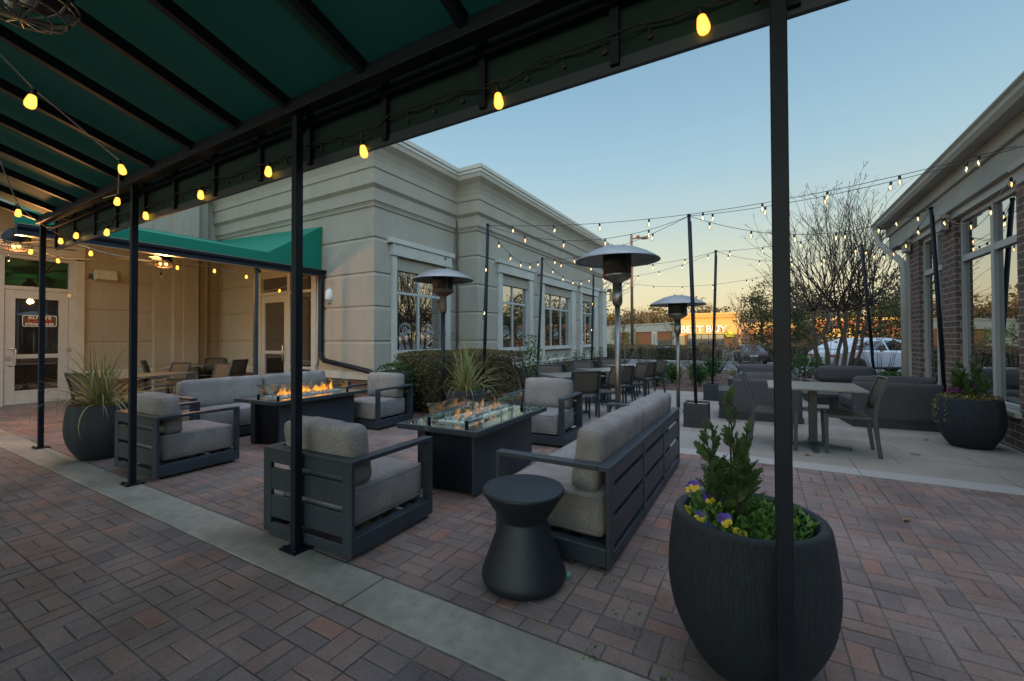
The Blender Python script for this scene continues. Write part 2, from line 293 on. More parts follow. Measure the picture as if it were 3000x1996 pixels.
def cushion(sx,sy,sz,r=.06,puff=.02,n=10,wr=.004,seed=1,T=None,mb=None,crown=(0,0,1)):
    """soft rounded box centred on the origin, crowned, faintly wrinkled"""
    rr=random.Random(seed); ph=[rr.uniform(0,6) for _ in range(6)]
    mb=mb or MB(); idx={}; vs=[]; fs=[]
    h=(sx/2,sy/2,sz/2)
    nn=[max(4,min(18,int(d/.06))) for d in (sx,sy,sz)]
    def key(i,j,k): 
        q=(i,j,k)
        if q not in idx:
            u=[2*a/b-1 for a,b in zip(q,nn)]
            u=[math.copysign(abs(a)**.8,a) for a in u]
            p=[a*b for a,b in zip(u,h)]
            c=[max(-(b-r),min(b-r,a)) for a,b in zip(p,h)]
            d=Vector([a-b for a,b in zip(p,c)]); 
            if d.length>1e-6: p=[a+b for a,b in zip(c,d.normalized()*r)]
            x,y,z=u
            w=math.sin(x*7+ph[0]+y*3)*math.sin(z*6+ph[1]+x*4)+.6*math.sin(y*9+ph[2]+z*5)
            p[2]+=math.copysign(1,z)*puff*(1-x*x)*(1-y*y)*(1 if abs(z)>.3 else 0)+wr*w*(1 if z>0 else .3)
            p[0]+=math.copysign(1,x)*puff*.6*(1-z*z)*(1-y*y)*(1 if abs(x)>.6 else 0)+wr*w*.5
            p[1]+=math.copysign(1,y)*puff*.8*(1-z*z)*(1-x*x)*(1 if abs(y)>.4 else 0)+wr*w*.6
            idx[q]=len(vs); vs.append(tuple(p))
        return idx[q]
    a,b,c=nn
    for i in range(a):
        for j in range(b): fs+=[(key(i,j,0),key(i,j+1,0),key(i+1,j+1,0),key(i+1,j,0)),(key(i,j,c),key(i+1,j,c),key(i+1,j+1,c),key(i,j+1,c))]
    for i in range(a):
        for k in range(c): fs+=[(key(i,0,k),key(i+1,0,k),key(i+1,0,k+1),key(i,0,k+1)),(key(i,b,k),key(i,b,k+1),key(i+1,b,k+1),key(i+1,b,k))]
    for j in range(b):
        for k in range(c): fs+=[(key(0,j,k),key(0,j,k+1),key(0,j+1,k+1),key(0,j+1,k)),(key(a,j,k),key(a,j+1,k),key(a,j+1,k+1),key(a,j,k+1))]
    return mb.add(vs,fs,True,T)
def leaf(mb,p,size,rr,up=.3,w=.5,dirv=None):
    d=dirv or Vector((rr.gauss(0,1),rr.gauss(0,1),rr.gauss(up,1)))
    d=d.normalized() if d.length>1e-6 else Vector((0,0,1)); s=d.cross(Vector((rr.gauss(0,1),rr.gauss(0,1),rr.gauss(0,1)))); s=s.normalized()*size*w*.5 if s.length>1e-6 else d.orthogonal()*size*w*.5
    p=Vector(p); L=d*size
    mb.add([p,p+L*.5+s,p+L,p+L*.5-s],[(0,1,2,3)])
def text_mesh(body,size,ext=.01,bold=0,align='CENTER'):
    c=bpy.data.curves.new('lettering','FONT'); c.body=body; c.size=size; c.extrude=ext; c.offset=bold; c.align_x=align; c.align_y='CENTER'
    o=bpy.data.objects.new('lettering',c); COL.objects.link(o); dg=bpy.context.evaluated_depsgraph_get(); me=bpy.data.meshes.new_from_object(o.evaluated_get(dg))
    vs=[tuple(v.co) for v in me.vertices]; fs=[tuple(p.vertices) for p in me.polygons]
    bpy.data.objects.remove(o); bpy.data.curves.remove(c); bpy.data.meshes.remove(me); return vs,fs
# ---------------------------------------------------------------- camera, sky, sun
def lin(r,g,b): return tuple((c/255/12.92 if c/255<=.04045 else ((c/255+.055)/1.055)**2.4) for c in (r,g,b))
def camera():
    F,P,RO,YW,SH=1257.26,math.radians(.77844),math.radians(-.19102),math.radians(30.05276),-23.05
    f=Vector((-math.sin(YW),math.cos(YW),0)); r=Vector((math.cos(YW),math.sin(YW),0)); u=Vector((0,0,1))
    f2=f*math.cos(P)+u*math.sin(P); u2=-f*math.sin(P)+u*math.cos(P)
    r3=r*math.cos(RO)+u2*math.sin(RO); u3=-r*math.sin(RO)+u2*math.cos(RO)
    c=bpy.data.cameras.new('camera'); c.sensor_width=36; c.lens=F/3000*36; c.shift_y=SH/3000; c.clip_start=.05; c.clip_end=3000
    o=bpy.data.objects.new('camera',c); COL.objects.link(o)
    o.matrix_world=Matrix(((r3.x,u3.x,-f2.x,0),(r3.y,u3.y,-f2.y,0),(r3.z,u3.z,-f2.z,1.4),(0,0,0,1))); S.camera=o
camera()
SUN=Vector((.75,-.66,.078)).normalized()
def world():
    w=bpy.data.worlds.new('World'); S.world=w; w.use_nodes=True; nt=w.node_tree; nt.nodes.clear(); N=nt.nodes.new; L=nt.links.new
    o=N('ShaderNodeOutputWorld'); bg=N('ShaderNodeBackground'); sky=N('ShaderNodeTexSky'); sky.sky_type='NISHITA'; sky.sun_disc=False
    sky.sun_elevation=math.asin(SUN.z); sky.sun_rotation=math.atan2(SUN.x,SUN.y); sky.air_density=1; sky.dust_density=1.5; sky.ozone_density=3
    tc=N('ShaderNodeTexCoord'); sp=N('ShaderNodeSeparateXYZ'); L(tc.outputs['Generated'],sp.inputs[0])
    r=N('ShaderNodeValToRGB'); e=r.color_ramp.elements
    st=[(0,(236,208,154)),(.05,(242,221,170)),(.11,(236,226,186)),(.17,(217,221,195)),(.24,(196,213,207)),(.34,(171,202,214)),(.46,(150,187,208)),(.6,(132,168,194)),(.72,(122,150,180)),(1,(152,150,156))]
    e[0].position=0; e[0].color=(*lin(*st[0][1]),1); e[1].position=1; e[1].color=(*lin(*st[-1][1]),1)
    for p,c in st[1:-1]: e.new(p).color=(*lin(*c),1)
    L(sp.outputs['Z'],r.inputs[0])
    # the Nishita sky, tinted towards this evening's clear dusk gradient; the overhead sky and the afterglow on the sun's side are the bright parts
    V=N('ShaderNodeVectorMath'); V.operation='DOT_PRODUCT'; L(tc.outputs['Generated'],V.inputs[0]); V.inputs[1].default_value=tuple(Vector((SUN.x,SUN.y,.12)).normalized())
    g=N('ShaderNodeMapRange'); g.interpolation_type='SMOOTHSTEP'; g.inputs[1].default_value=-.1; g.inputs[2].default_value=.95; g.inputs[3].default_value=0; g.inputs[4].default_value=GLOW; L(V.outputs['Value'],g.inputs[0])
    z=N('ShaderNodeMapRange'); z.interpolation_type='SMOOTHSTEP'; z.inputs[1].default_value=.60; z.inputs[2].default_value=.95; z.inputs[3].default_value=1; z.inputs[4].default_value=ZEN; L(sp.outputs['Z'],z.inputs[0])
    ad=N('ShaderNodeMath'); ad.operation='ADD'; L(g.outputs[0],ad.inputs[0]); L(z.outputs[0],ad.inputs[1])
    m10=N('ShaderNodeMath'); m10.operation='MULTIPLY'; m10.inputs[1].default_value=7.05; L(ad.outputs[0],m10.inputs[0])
    sc=N('ShaderNodeMixRGB'); sc.blend_type='ADD'; sc.inputs[0].default_value=1
    ms=N('ShaderNodeMixRGB'); ms.blend_type='MULTIPLY'; ms.inputs[0].default_value=1; ms.inputs[2].default_value=(.3,.3,.3,1); L(sky.outputs[0],ms.inputs[1])
    mr=N('ShaderNodeVectorMath'); mr.operation='SCALE'; L(r.outputs[0],mr.inputs[0]); L(m10.outputs[0],mr.inputs['Scale'])
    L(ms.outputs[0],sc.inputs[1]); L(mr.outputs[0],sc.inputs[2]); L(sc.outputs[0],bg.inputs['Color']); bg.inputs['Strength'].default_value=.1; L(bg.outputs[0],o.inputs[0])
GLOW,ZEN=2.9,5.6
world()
sl=bpy.data.lights.new('sun','SUN'); sl.energy=4.6; sl.angle=math.radians(.5); sl.color=(1,.54,.17); so=bpy.data.objects.new('sun',sl); COL.objects.link(so)
so.rotation_euler=(-SUN).to_track_quat('-Z','Y').to_euler(); so.location=(20,-20,20)
vs=S.view_settings; vs.view_transform='Standard'; vs.look='None'; vs.exposure=.42; vs.gamma=1
S.cycles.use_denoising=True; S.cycles.max_bounces=8; S.cycles.transparent_max_bounces=24; S.cycles.sample_clamp_indirect=4; S.cycles.caustics_reflective=False; S.cycles.caustics_refractive=False
# ---------------------------------------------------------------- ground
def strip(name,m,x0,x1,ys,dz,nx=1):
    mb=MB(); xs=[lerp(x0,x1,i/nx) for i in range(nx+1)]; n=len(xs)
    vs=[(x,y,gz(y)+dz) for y in ys for x in xs]; fs=[(j*n+i,j*n+i+1,(j+1)*n+i+1,(j+1)*n+i) for j in range(len(ys)-1) for i in range(nx)]
    return tag(mb.add(vs,fs).build(name,m),kind='structure')
strip('ground','ground',-900,900,[-300,5.6,13,24,45,150,2000],-.09,6)
strip('road','asphalt',-60,140,[22.3,24,38],-.055)
strip('parking_lot','asphalt',-200,200,[44,45,150],-.07)
def kerb(name,x0,x1,y,w=.15):
    tag(MB().box(x0,x1,y,y+w,gz(y)-.2,gz(y)+.05).build(name,'kerbm',bevel=.02),kind='structure')
kerb('kerb',-60,140,22.1); kerb('kerb',-60,140,38.0)
strip('mulch_bed','mulch',-7.4,-3.9,[5.56,8,10,13.0],-.02,6); strip('mulch_bed','mulch',-7.0,12,[13.001,15,18,22.0],-.02,8)
def chips():
    mb=MB(); rr=random.Random(3)
    for i in range(5200):
        if rr.random()<.5: x,y=rr.uniform(-6,-3.92),rr.uniform(5.6,12.9)
        else: x,y=rr.uniform(-6,4),rr.uniform(12.9,18)
        z=gz(y)-.012; a=rr.uniform(0,PI); l=rr.uniform(.015,.05); w=rr.uniform(.006,.014); t=rr.uniform(-.012,.02)
        dx,dy=math.cos(a)*l,math.sin(a)*l; ex,ey=-math.sin(a)*w,math.cos(a)*w
        mb.add([(x-dx-ex,y-dy-ey,z),(x+dx-ex,y+dy-ey,z+t),(x+dx+ex,y+dy+ey,z+t+.006),(x-dx+ex,y-dy+ey,z+.006)],[(0,1,2,3)])
    tag(mb.build('mulch_chips','chip',fix=False),kind='stuff')
chips()
# brick paving: real bricks in basket weave over a bed of jointing sand
tag(MB().box(-14.2,2.9,-4,1.525,-.12,-.0045).build('sand_bed','joint'),kind='structure')
tag(MB().box(-14.2,2.9,1.815,5.56,-.12,-.0045).build('sand_bed','joint'),kind='structure')
def pavers():
    mb=MB(); rr=random.Random(11)
    def brick(x0,x1,y0,y1):
        g=.0032; b=.0035; x0+=g+rr.uniform(-.0012,.0012);x1-=g+rr.uniform(-.0012,.0012);y0+=g+rr.uniform(-.0012,.0012);y1-=g+rr.uniform(-.0012,.0012)
        z=rr.gauss(0,.001); tx,ty=rr.gauss(0,.0007),rr.gauss(0,.0007)
        def zz(x,y): return z+(tx if x>(x0+x1)/2 else -tx)+(ty if y>(y0+y1)/2 else -ty)
        lo=[(x0,y0),(x1,y0),(x1,y1),(x0,y1)]; hi=[(x0+b,y0+b),(x1-b,y0+b),(x1-b,y1-b),(x0+b,y1-b)]
        vs=[(x,y,-.03) for x,y in lo]+[(x,y,zz(x,y)-b*.8) for x,y in lo]+[(x,y,zz(x,y)) for x,y in hi]
        fs=[(8,9,10,11)]+[(i,(i+1)%4,(i+1)%4+4,i+4) for i in range(4)]+[(i+4,(i+1)%4+4,(i+1)%4+8,i+8) for i in range(4)]
        mb.add(vs,fs)
    u=.2
    def weave(x0,nx,y0,ny,par=0):
        for i in range(nx):
            for j in range(ny):
                x=x0+i*u*1.03; y=y0+j*u*.975; a=u*1.03; c=u*.975
                if (i+j+par)%2: brick(x,x+a/2,y,y+c); brick(x+a/2,x+a,y,y+c)
                else: brick(x,x+a,y,y+c/2); brick(x,x+a,y+c/2,y+c)
    weave(-14.1,82,1.417-.195*24,24,0)
    for i in range(82): brick(-14.1+i*.206,-14.1+(i+1)*.206,1.417,1.517)     # border course along the strip
    for i in range(82): brick(-14.1+i*.206+.09,-14.1+(i+1)*.206+.09,1.828,1.926)
    weave(-14.1,82,1.926,18,1)
    for i in range(164): brick(-14.1+i*.103,-14.1+(i+1)*.103,1.926+.195*18,5.55) if 5.55-(1.926+.195*18)>.06 else None
    tag(mb.build('brick_paving','paver',fix=False),kind='structure')
pavers()
def kerbstrip():
    xs=[-8.75,-6.75,-4.75,-1.92,.1,2.88]
    for a,b in zip(xs,xs[1:]): tag(MB().box(a+.006,b-.006,1.525,1.815,-.1,.004).build('concrete_strip','concrete',bevel=.006),kind='structure')
    tag(MB().box(-13.6,-8.75,1.825-.3,1.83,-.1,-.002).build('concrete_strip','concrete'),kind='structure')
kerbstrip()
def moss():
    mb=MB(); rr=random.Random(5)
    for cx,cy,n,s in [(-.86,2.45,26,.05),(-.62,2.2,16,.045),(-.45,2.4,14,.04),(-.5,2.05,18,.04),(-.66,1.83,30,.03),(-.9,1.85,10,.05),(-.35,1.9,22,.05),(.5,3.4,12,.3),(.75,4.4,14,.4),(1.2,4.9,12,.3),(-.55,2.75,10,.05)]:
        for i in range(n):
            x,y=cx+rr.gauss(0,s),cy+rr.gauss(0,s); leaf(mb,(x,y,-.006),rr.uniform(.012,.03),rr,up=1.2,w=.5)
    tag(mb.build('joint_weeds','pansyleaf',fix=False),kind='stuff')
moss()
def patio():
    mb=MB(); bd=MB(); rr=random.Random(9); tag(MB().add([(-3.93,5.56,-.03),(2.85,5.56,-.03),(2.85,13,-.13),(-3.93,13,-.13)],[(0,1,2,3)]).build('sand_bed','joint'),kind='structure')
    def slab(b,x0,x1,y0,y1,g=.003):
        z=rr.gauss(0,.0007); b.add([(x,y,gz(y)+z-d) for d in (.03,0) for x,y in ((x0+g,y0+g),(x1-g,y0+g),(x1-g,y1-g),(x0+g,y1-g))],[(4,5,6,7),(0,1,5,4),(1,2,6,5),(2,3,7,6),(3,0,4,7)])
    x=-3.92
    while x<2.8: slab(bd,x,min(x+1.2,2.82),5.55,5.85); x+=1.2
    y=5.85; k=0
    while y<12.85:
        x=-3.92-(.6 if k%2 else 0)-rr.choice((0,.15))
        while x<2.8:
            if x+1.2>-3.92: slab(mb,max(x,-3.92),min(x+1.2,2.82),y,min(y+.4,12.9))
            x+=1.2
        y+=.4; k+=1
    tag(bd.build('granite_band','band',fix=False),kind='structure'); tag(mb.build('patio_paving','granite',fix=False),kind='structure')
patio()
def fallen():
    rr=random.Random(21)
    for k,(x,y,l) in enumerate([(.95,4.35,'curled tan leaf lying on the brick paving right of the big pot'),(.47,6.2,'brown leaf lying under the pedestal table'),(1.98,8.05,'brown leaf lying before the round pot by the brick wall'),(1.6,6.9,'small brown leaf on the pale slabs between chair and round pot'),(-1.02,2.53,'orange leaf caught under the sofa corner behind the stool')]):
        mb=MB(); a=rr.uniform(0,6); s=.045; T=Matrix.Translation((x,y,gz(y)+.006))@Matrix.Rotation(a,4,'Z')
        n=7; vs=[];fs=[]
        for i in range(n): t=i/(n-1); w=s*.45*math.sin(PI*min(1,t*.93+.05)); c=(t-.5)*2*s; vs+=[(c,-w,.012*(1-t)+w*.3),(c,0,.004),(c,w,.012*t+w*.3)]
        for i in range(n-1): fs+=[(3*i,3*i+1,3*i+4,3*i+3),(3*i+1,3*i+2,3*i+5,3*i+4)]
        mb.add(vs,fs,True,T); tag(mb.build('fallen_leaf','dryleaf',fix=False),l,'leaf','fallen leaves on the paving')
fallen()
# ---------------------------------------------------------------- left restaurant building
def stucco_prof(z0,z1,back=-.3,off=0):
    """wall course profile with shadow-line reveals"""
    js=[j for j in (1.37,2.145,2.89,3.665) if z0<j<z1]; p=[(back,z0),(off,z0)]
    for j in js: p+=[(off,j-.085),(off-.026,j-.014),(off-.026,j),(off,j)]
    return p+[(off,z1),(back,z1)]
LB=thing('restaurant_building','cream stucco restaurant building with tall gridded windows and stepped cornice, left of the patio','building',(-10,10,0))
def lb(mb,name,m,parent=None,**k):
    o=mb.build(name,m,None,**k); o.parent=parent or LB
    o.matrix_parent_inverse=Matrix.Identity(4)
    if (parent or LB) is LB: o.location=(10,-10,0)
    return o
FULL=[(-13.85,6.6),(-7.3,6.6),(-7.3,9.52),(-6.58,9.52),(-6.58,20.27),(-16,20.27)]
up=[(-.3,3.0),(0,3.0),(0,3.58),(-.026,3.651),(-.026,3.665),(0,3.665),(0,4.30),(.03,4.33),(.03,4.36),(.06,4.43),(.075,4.43),(.075,4.70),(.10,4.73),(.14,4.775),(.14,5.09),(.165,5.115),(.165,5.15),(.17,5.25),(.20,5.37),(.26,5.5),(.36,5.62),(.36,5.74),(-.3,5.74)]
w=MB(); w.sweep(up,FULL)
cap=[(-.32,5.742),(.375,5.742),(.375,5.83),(.40,5.83),(.40,5.93),(-.32,5.93)]
lb(MB().sweep(cap,FULL),'parapet_coping','cap')
for path in ([(-14.1,6.6),(-11.75,6.6)],[(-9.2,6.6),(-7.3,6.6),(-7.3,7.1)],[(-7.3,9.2),(-7.3,9.52),(-6.58,9.52),(-6.58,10.54)],[(-6.58,12.69),(-6.58,13.25)],[(-6.58,16.47),(-6.58,17.01)],[(-6.58,19.22),(-6.58,20.27),(-16,20.27)]):
    w.sweep(stucco_prof(.60,3.0),path)
w.box(-13.6,-7.6,6.9,20,-.3,.6)
# walls under and over the openings
for (xa,y0,y1) in ((-7.3,7.1,9.2),(-6.58,10.54,12.69),(-6.58,13.25,16.47),(-6.58,17.01,19.22)):
    w.box(xa-.3,xa-.05,y0,y1,.6,1.12); w.box(xa-.3,xa-.04,y0,y1,3.2,3.4)
w.box(-11.75,-9.2,6.64,6.9,3.25,3.4)
# door wall on the far left
DW=-13.85
w.sweep(stucco_prof(.6,3.3),[(DW,3.68),(DW,6.85)]); w.box(DW-.3,DW,-4,2.46,0,8.2); w.box(DW-.3,DW,2.46,3.68,3.3,8.2); w.box(DW-.3,DW,3.68,6.62,3.3,8.2); w.box(DW-2,DW-.3,6.55,6.7,3,8.2)
w.box(DW-.001,DW+.14,5.03,6.27,-.05,8.2); w.box(DW+.139,DW+.30,5.40,5.95,-.05,8.2); w.box(DW+.299,DW+.36,5.60,5.95,-.05,8.2)
lb(w,'wall','stucco')
# sill band, brick plinth
sb=[(-.3,.50),(.05,.50),(.05,.62),(.0,.665),(-.3,.665)]
b=MB()
for path in ([(-9.2,6.6),(-7.3,6.6),(-7.3,9.52),(-6.58,9.52),(-6.58,20.27),(-16,20.27)],[(DW,3.68),(DW,5.03)],[(DW,6.27),(DW,6.6),(-11.75,6.6)]): b.sweep(sb,path)
lb(b,'sill_band','trim')
pb=[(-.3,-.4),(-.015,-.4),(-.015,.50),(-.3,.50)]
b=MB()
for path in ([(-9.2,6.6),(-7.3,6.6),(-7.3,9.52),(-6.58,9.52),(-6.58,20.27),(-16,20.27)],[(DW,3.68),(DW,5.03)],[(DW,6.27),(DW,6.6),(-11.75,6.6)]): b.sweep(pb,path)
lb(b,'brick_plinth','brickL')
def emblem(name,x,y,z,parent,r=.2):
    mb=MB()
    def ring(r0,r1,a0=0,a1=360,n=48):
        vs=[];fs=[]
        for i in range(n+1):
            a=math.radians(lerp(a0,a1,i/n)); vs+=[(0,r0*math.cos(a),r0*math.sin(a)),(0,r1*math.cos(a),r1*math.sin(a))]
        mb.add(vs,[(2*i,2*i+1,2*i+3,2*i+2) for i in range(n)])
    ring(r*.97,r*1.03); ring(r*.84,r*.9,25,150); ring(r*.84,r*.9,205,330)
    for body,sz,dz in (('U.S.',r*.62,r*.33),('PRIME',r*.68,-r*.22)):
        vs,fs=text_mesh(body,sz,.0005,.004); ca,sa=math.cos(.3),math.sin(.3)
        mb.add([(-v[2],v[0]*ca-(v[1]+dz)*sa,v[0]*sa+(v[1]+dz)*ca) for v in vs],fs)
    o=mb.build(name,'emblem',None,fix=False); o.parent=parent; o.location=(x,y,z); return o
def lwin(xa,y0,y1,g0,g1,mulls,marks,lab):
    """a tall window: side trim, lintel, metal frame, panes; frame = the part, the rest its sub-parts"""
    fr=MB(); X=xa-.06
    fr.box(X-.04,X+.02,g0-.06,g1+.06,1.06,1.13); fr.box(X-.04,X+.02,g0-.06,g1+.06,3.18,3.25)
    for y in [g0-.03]+mulls+[g1+.03]: fr.box(X-.04,X+.018,y-.03,y+.03,1.13,3.18)
    ys=[g0]+mulls+[g1]
    for a,c in zip(ys,ys[1:]): fr.box(X-.038,X+.014,a+.03 if a!=g0 else a,c-.03 if c!=g1 else c,2.45,2.51)
    f=lb(fr,'window','winframe',bevel=.004); f['label']=lab
    p=MB().box(X-.03,X-.015,g0-.05,g1+.05,1.1,3.2).build('pane','glass',None); p.parent=f
    for y in marks: emblem('etched_emblem',X-.008,y,1.58,f)
    t=MB(); 
    for a,c in ((y0,g0-.06),(g1+.06,y1)): t.box(xa-.06,xa+.07,a,c,.50,3.31)
    t.box(xa-.06,xa+.05,g0-.06,g1+.06,1.0,1.058)
    lb(t,'window_trim','trim',bevel=.006)
    h=MB().box(xa-.05,xa+.10,y0-.03,y1+.03,3.312,3.58); h.box(xa-.05,xa+.13,y0-.12,y1+.12,3.582,3.70)
    lb(h,'lintel','trim',bevel=.006)
lwin(-7.3,7.1,9.2,7.29,8.98,[8.06],[7.62,8.45],'two-bay window beside the corner downspout, emblem on both lower panes')
lwin(-6.58,10.54,12.69,10.79,12.38,[11.5],[11.1,11.98],'two-bay window right of the wall step')
lwin(-6.58,13.25,16.47,13.62,16.0,[14.32,15.2],[14.78],'three-bay window in the middle of the long wall')
lwin(-6.58,17.01,19.22,17.32,18.75,[17.85],[17.6,18.35],'two-bay window nearest the far end of the long wall')
lb(MB().box(-6.62,-6.44,19.7,20.3,.5,3.6).box(-6.62,-6.40,19.6,20.34,3.602,3.7),'corner_pilaster','trim')
# glazed doors
def door(name,xf,label,side):
    """leaf in the plane u (width) / z, xf maps (u, depth out, z) to the world"""
    pass
def frames(pts,xf,rects,name,m,parent=None,bv=.004):
    mb=MB()
    for u0,u1,d0,d1,z0,z1 in rects:
        q=[xf(u,d,z) for z in (z0,z1) for u,d in ((u0,d0),(u1,d0),(u1,d1),(u0,d1))]
        mb.add(q,[(0,3,2,1),(4,5,6,7),(0,1,5,4),(1,2,6,5),(2,3,7,6),(3,0,4,7)])
    if parent: o=mb.build(name,m,None,bevel=bv); o.parent=parent; return o
    return lb(mb,name,m,bevel=bv)
def handle(xf,u,z0,z1,parent):
    mb=MB(); mb.tube([xf(u-.1,.03,z1),xf(u,.07,z1),xf(u+.01,.08,z1-.04),xf(u+.01,.08,z0+.04),xf(u,.07,z0),xf(u-.1,.03,z0)],.013,8)
    mb.box(*[f(a,b) for a,b in zip(xf(u-.12,.0,lerp(z0,z1,.3)),xf(u-.07,.035,lerp(z0,z1,.55))) for f in (min,max)])
    o=mb.build('handle','handle',None); o.parent=parent
# far left door: u along +Y, facing +X
xl=lambda u,d,z:(DW+d,u,z)
fr=frames(0,xl,[(2.40,2.47,-.12,.03,0,3.24),(3.45,3.53,-.12,.03,0,3.24),(2.47,3.45,-.12,.025,2.49,2.57),(2.47,3.45,-.12,.025,3.17,3.24),(1.4,2.4,-.12,.02,2.49,2.57),(1.4,2.4,-.12,.02,3.17,3.24),(1.4,2.4,-.12,.02,0,.12)],'door_frame','winframe')
frames(0,xl,[(2.47,3.45,-.07,-.05,2.57,3.17),(1.4,2.4,-.07,-.05,.12,2.49),(1.4,2.4,-.07,-.05,2.57,3.17)],'transom_pane','glassd',fr,0)
d1=frames(0,xl,[(2.475,2.63,-.05,.012,.02,2.485),(3.29,3.445,-.05,.012,.02,2.485),(2.63,3.29,-.05,.012,2.30,2.485),(2.63,3.29,-.05,.012,.02,.31),(2.63,3.29,-.045,.008,1.00,1.09)],'door','winframe')
d1['label']='glazed door left of the stucco wall with hanging plaque'
frames(0,xl,[(2.62,3.30,-.03,-.02,.3,2.31)],'door_pane','glassd',d1,0)
handle(xl,2.62,.86,1.22,d1)
frames(0,xl,[(3.42,3.48,.012,.05,2.38,2.47),(3.42,3.48,.012,.05,1.13,1.22)],'hinge','handle',d1)
frames(0,xl,[(3.53,3.71,-.1,.06,0,3.28),(1.4,3.71,-.1,.06,3.242,3.30),(1.3,3.71,-.1,.09,3.302,3.58),(1.2,3.75,-.1,.13,3.582,3.68)],'door_surround','trim',None,.006)
# right door, in the wall facing the camera: u along +X, facing -Y
xr=lambda u,d,z:(u,6.6-d,z)
fr=frames(0,xr,[(-11.73,-11.57,-.12,.03,0,3.27),(-10.41,-10.29,-.12,.03,0,3.27),(-9.40,-9.22,-.12,.06,0,3.27),(-11.57,-10.41,-.12,.025,2.55,2.64),(-10.29,-9.4,-.12,.025,2.55,2.62),(-11.73,-9.22,-.12,.03,3.18,3.27),(-10.29,-9.4,-.12,.02,0,.3),(-10.29,-9.4,-.12,.02,.66,.72)],'door_frame','winframe')
frames(0,xr,[(-11.57,-10.41,-.07,-.05,2.64,3.18),(-10.29,-9.4,-.07,-.05,.3,2.55),(-10.29,-9.4,-.07,-.05,2.62,3.18)],'transom_pane','glassd',fr,0)
d2=frames(0,xr,[(-11.565,-11.42,-.05,.012,.02,2.545),(-10.56,-10.415,-.05,.012,.02,2.545),(-11.42,-10.56,-.05,.012,2.36,2.545),(-11.42,-10.56,-.05,.012,.02,.31),(-11.42,-10.56,-.045,.008,1.02,1.10)],'door','winframe')
d2['label']='glazed door under the green awning by the stucco corner'
frames(0,xr,[(-11.43,-10.55,-.03,-.02,.3,2.37)],'door_pane','glassd',d2,0)
handle(xr,-10.52,.86,1.25,d2)
# conduit in the wall step
c=MB().tube([(-7.2,9.44,.6),(-7.2,9.44,4.62),(-7.24,9.44,4.66),(-7.3,9.44,4.66)],.025,8).tube([(-7.2,9.44,1.55),(-7.27,9.0,1.55)],.012,6).tube([(-7.2,9.44,3.55),(-7.27,8.95,3.52)],.012,6).box(-7.27,-7.2,8.9,8.97,3.48,3.55)
lb(c,'conduit','bark')
# hanging door plaque
pl=thing('door_plaque','black plaque with red and white lettering behind the far left door glass','sign',(DW+.02,2.99,1.82))
mb=MB(); pts=[]
def rrect(w,h,r,n=5):
    P=[]
    for cx,cy,a in ((w-r,h-r,0),(-w+r,h-r,90),(-w+r,-h+r,180),(w-r,-h+r,270)):
        for i in range(n+1): t=math.radians(a+90*i/n); P.append((cx+r*math.cos(t),cy+r*math.sin(t)))
    return P
mb.prism(rrect(.265,.125,.035),-.01,.004,'x').build('board','signblk',pl)
o=rrect(.265,.125,.035); i=rrect(.252,.112,.03); mb=MB()
mb.add([(.008,a,b) for a,b in o]+[(.008,a,b) for a,b in i],[(k,(k+1)%len(o),(k+1)%len(o)+len(o),k+len(o)) for k in range(len(o))]); mb.build('border','signwht',pl,fix=False)
for body,sz,dz,m in (("RUTH'S",.085,.068,'signwht'),('CHRIS',.11,0,'signred'),('STEAK HOUSE',.07,-.074,'signwht')):
    vs,fs=text_mesh(body,sz,.001,.003); k=1.25 if body!='STEAK HOUSE' else .98
    MB().add([(.008+v[2],v[0]*k,v[1]+dz) for v in vs],fs).build('lettering',m,pl,fix=False)
# speaker box and sconce
sp=thing('wall_speaker','beige loudspeaker box on the wall above the stucco panels right of the far left door','speaker',(DW,4.05,2.92))
T=Matrix.Rotation(math.radians(-12),4,'Y'); MB().box(.06,.24,-.2,.2,-.12,.12,T).build('case','trim',sp,bevel=.02); MB().box(0,.07,-.24,-.2,-.05,.05).box(0,.03,-.26,.0,-.06,.06).build('bracket','frame',sp)
sc=thing('wall_sconce','white oval wall lamp on the stucco corner beside the awning downspout','lamp',(-8.78,6.6,2.4))
MB().lathe([(0,.19),(.05,.18),(.085,.13),(.1,.03),(.1,-.05),(.085,-.09)],24,T=Matrix.Diagonal((1,1.1,1,1))).build('shell','white',sc)
MB().lathe([(.08,-.09),(.06,-.15),(.03,-.18),(0,-.185)],20).build('lens','stucco',sc)
# awning over the corner
AW=thing('green_awning','green canvas awning with dark gutter over the far left corner doors','awning',(-9.05,3.5,3))
def aw(mb,n,m,**k): o=mb.build(n,m,AW,**k); o.location=(9.05,-3.5,-3); return o
ca=MB(); 
ca.add([(-9.05,1.7,3.03),(-9.05,6.58,3.03),(-9.05,6.58,4.09),(-9.05,5.28,3.25),(-9.05,1.7,3.25)],[(0,1,2,3,4)])
ca.add([(-9.05,5.28,3.25),(-9.05,6.58,4.09),(-13.8,6.58,4.3),(-13.83,5.28,4.3)],[(0,1,2,3)])
ca.add([(-9.05,1.7,3.25),(-9.05,5.28,3.25),(-13.83,5.28,4.3),(-13.83,1.7,4.3)],[(0,1,2,3)])
o=aw(ca,'canvas','green',fix=False); md=o.modifiers.new('solid','SOLIDIFY'); md.thickness=.012; md.offset=-1
gt=MB().prism([(-9.04,3.02),(-8.9,3.02),(-8.9,2.98),(-8.93,2.94),(-8.93,2.88),(-9.04,2.88)],1.7,6.75,'y'); aw(gt,'gutter','black',bevel=.004)
aw(MB().box(-8.92,-8.89,1.7,6.75,3.021,3.03).box(-9.045,-8.925,1.7,6.7,2.872,2.88),'flashing','steel')
aw(MB().box(-9.085,-9.015,5.0,5.07,0,2.88),'post','frame')
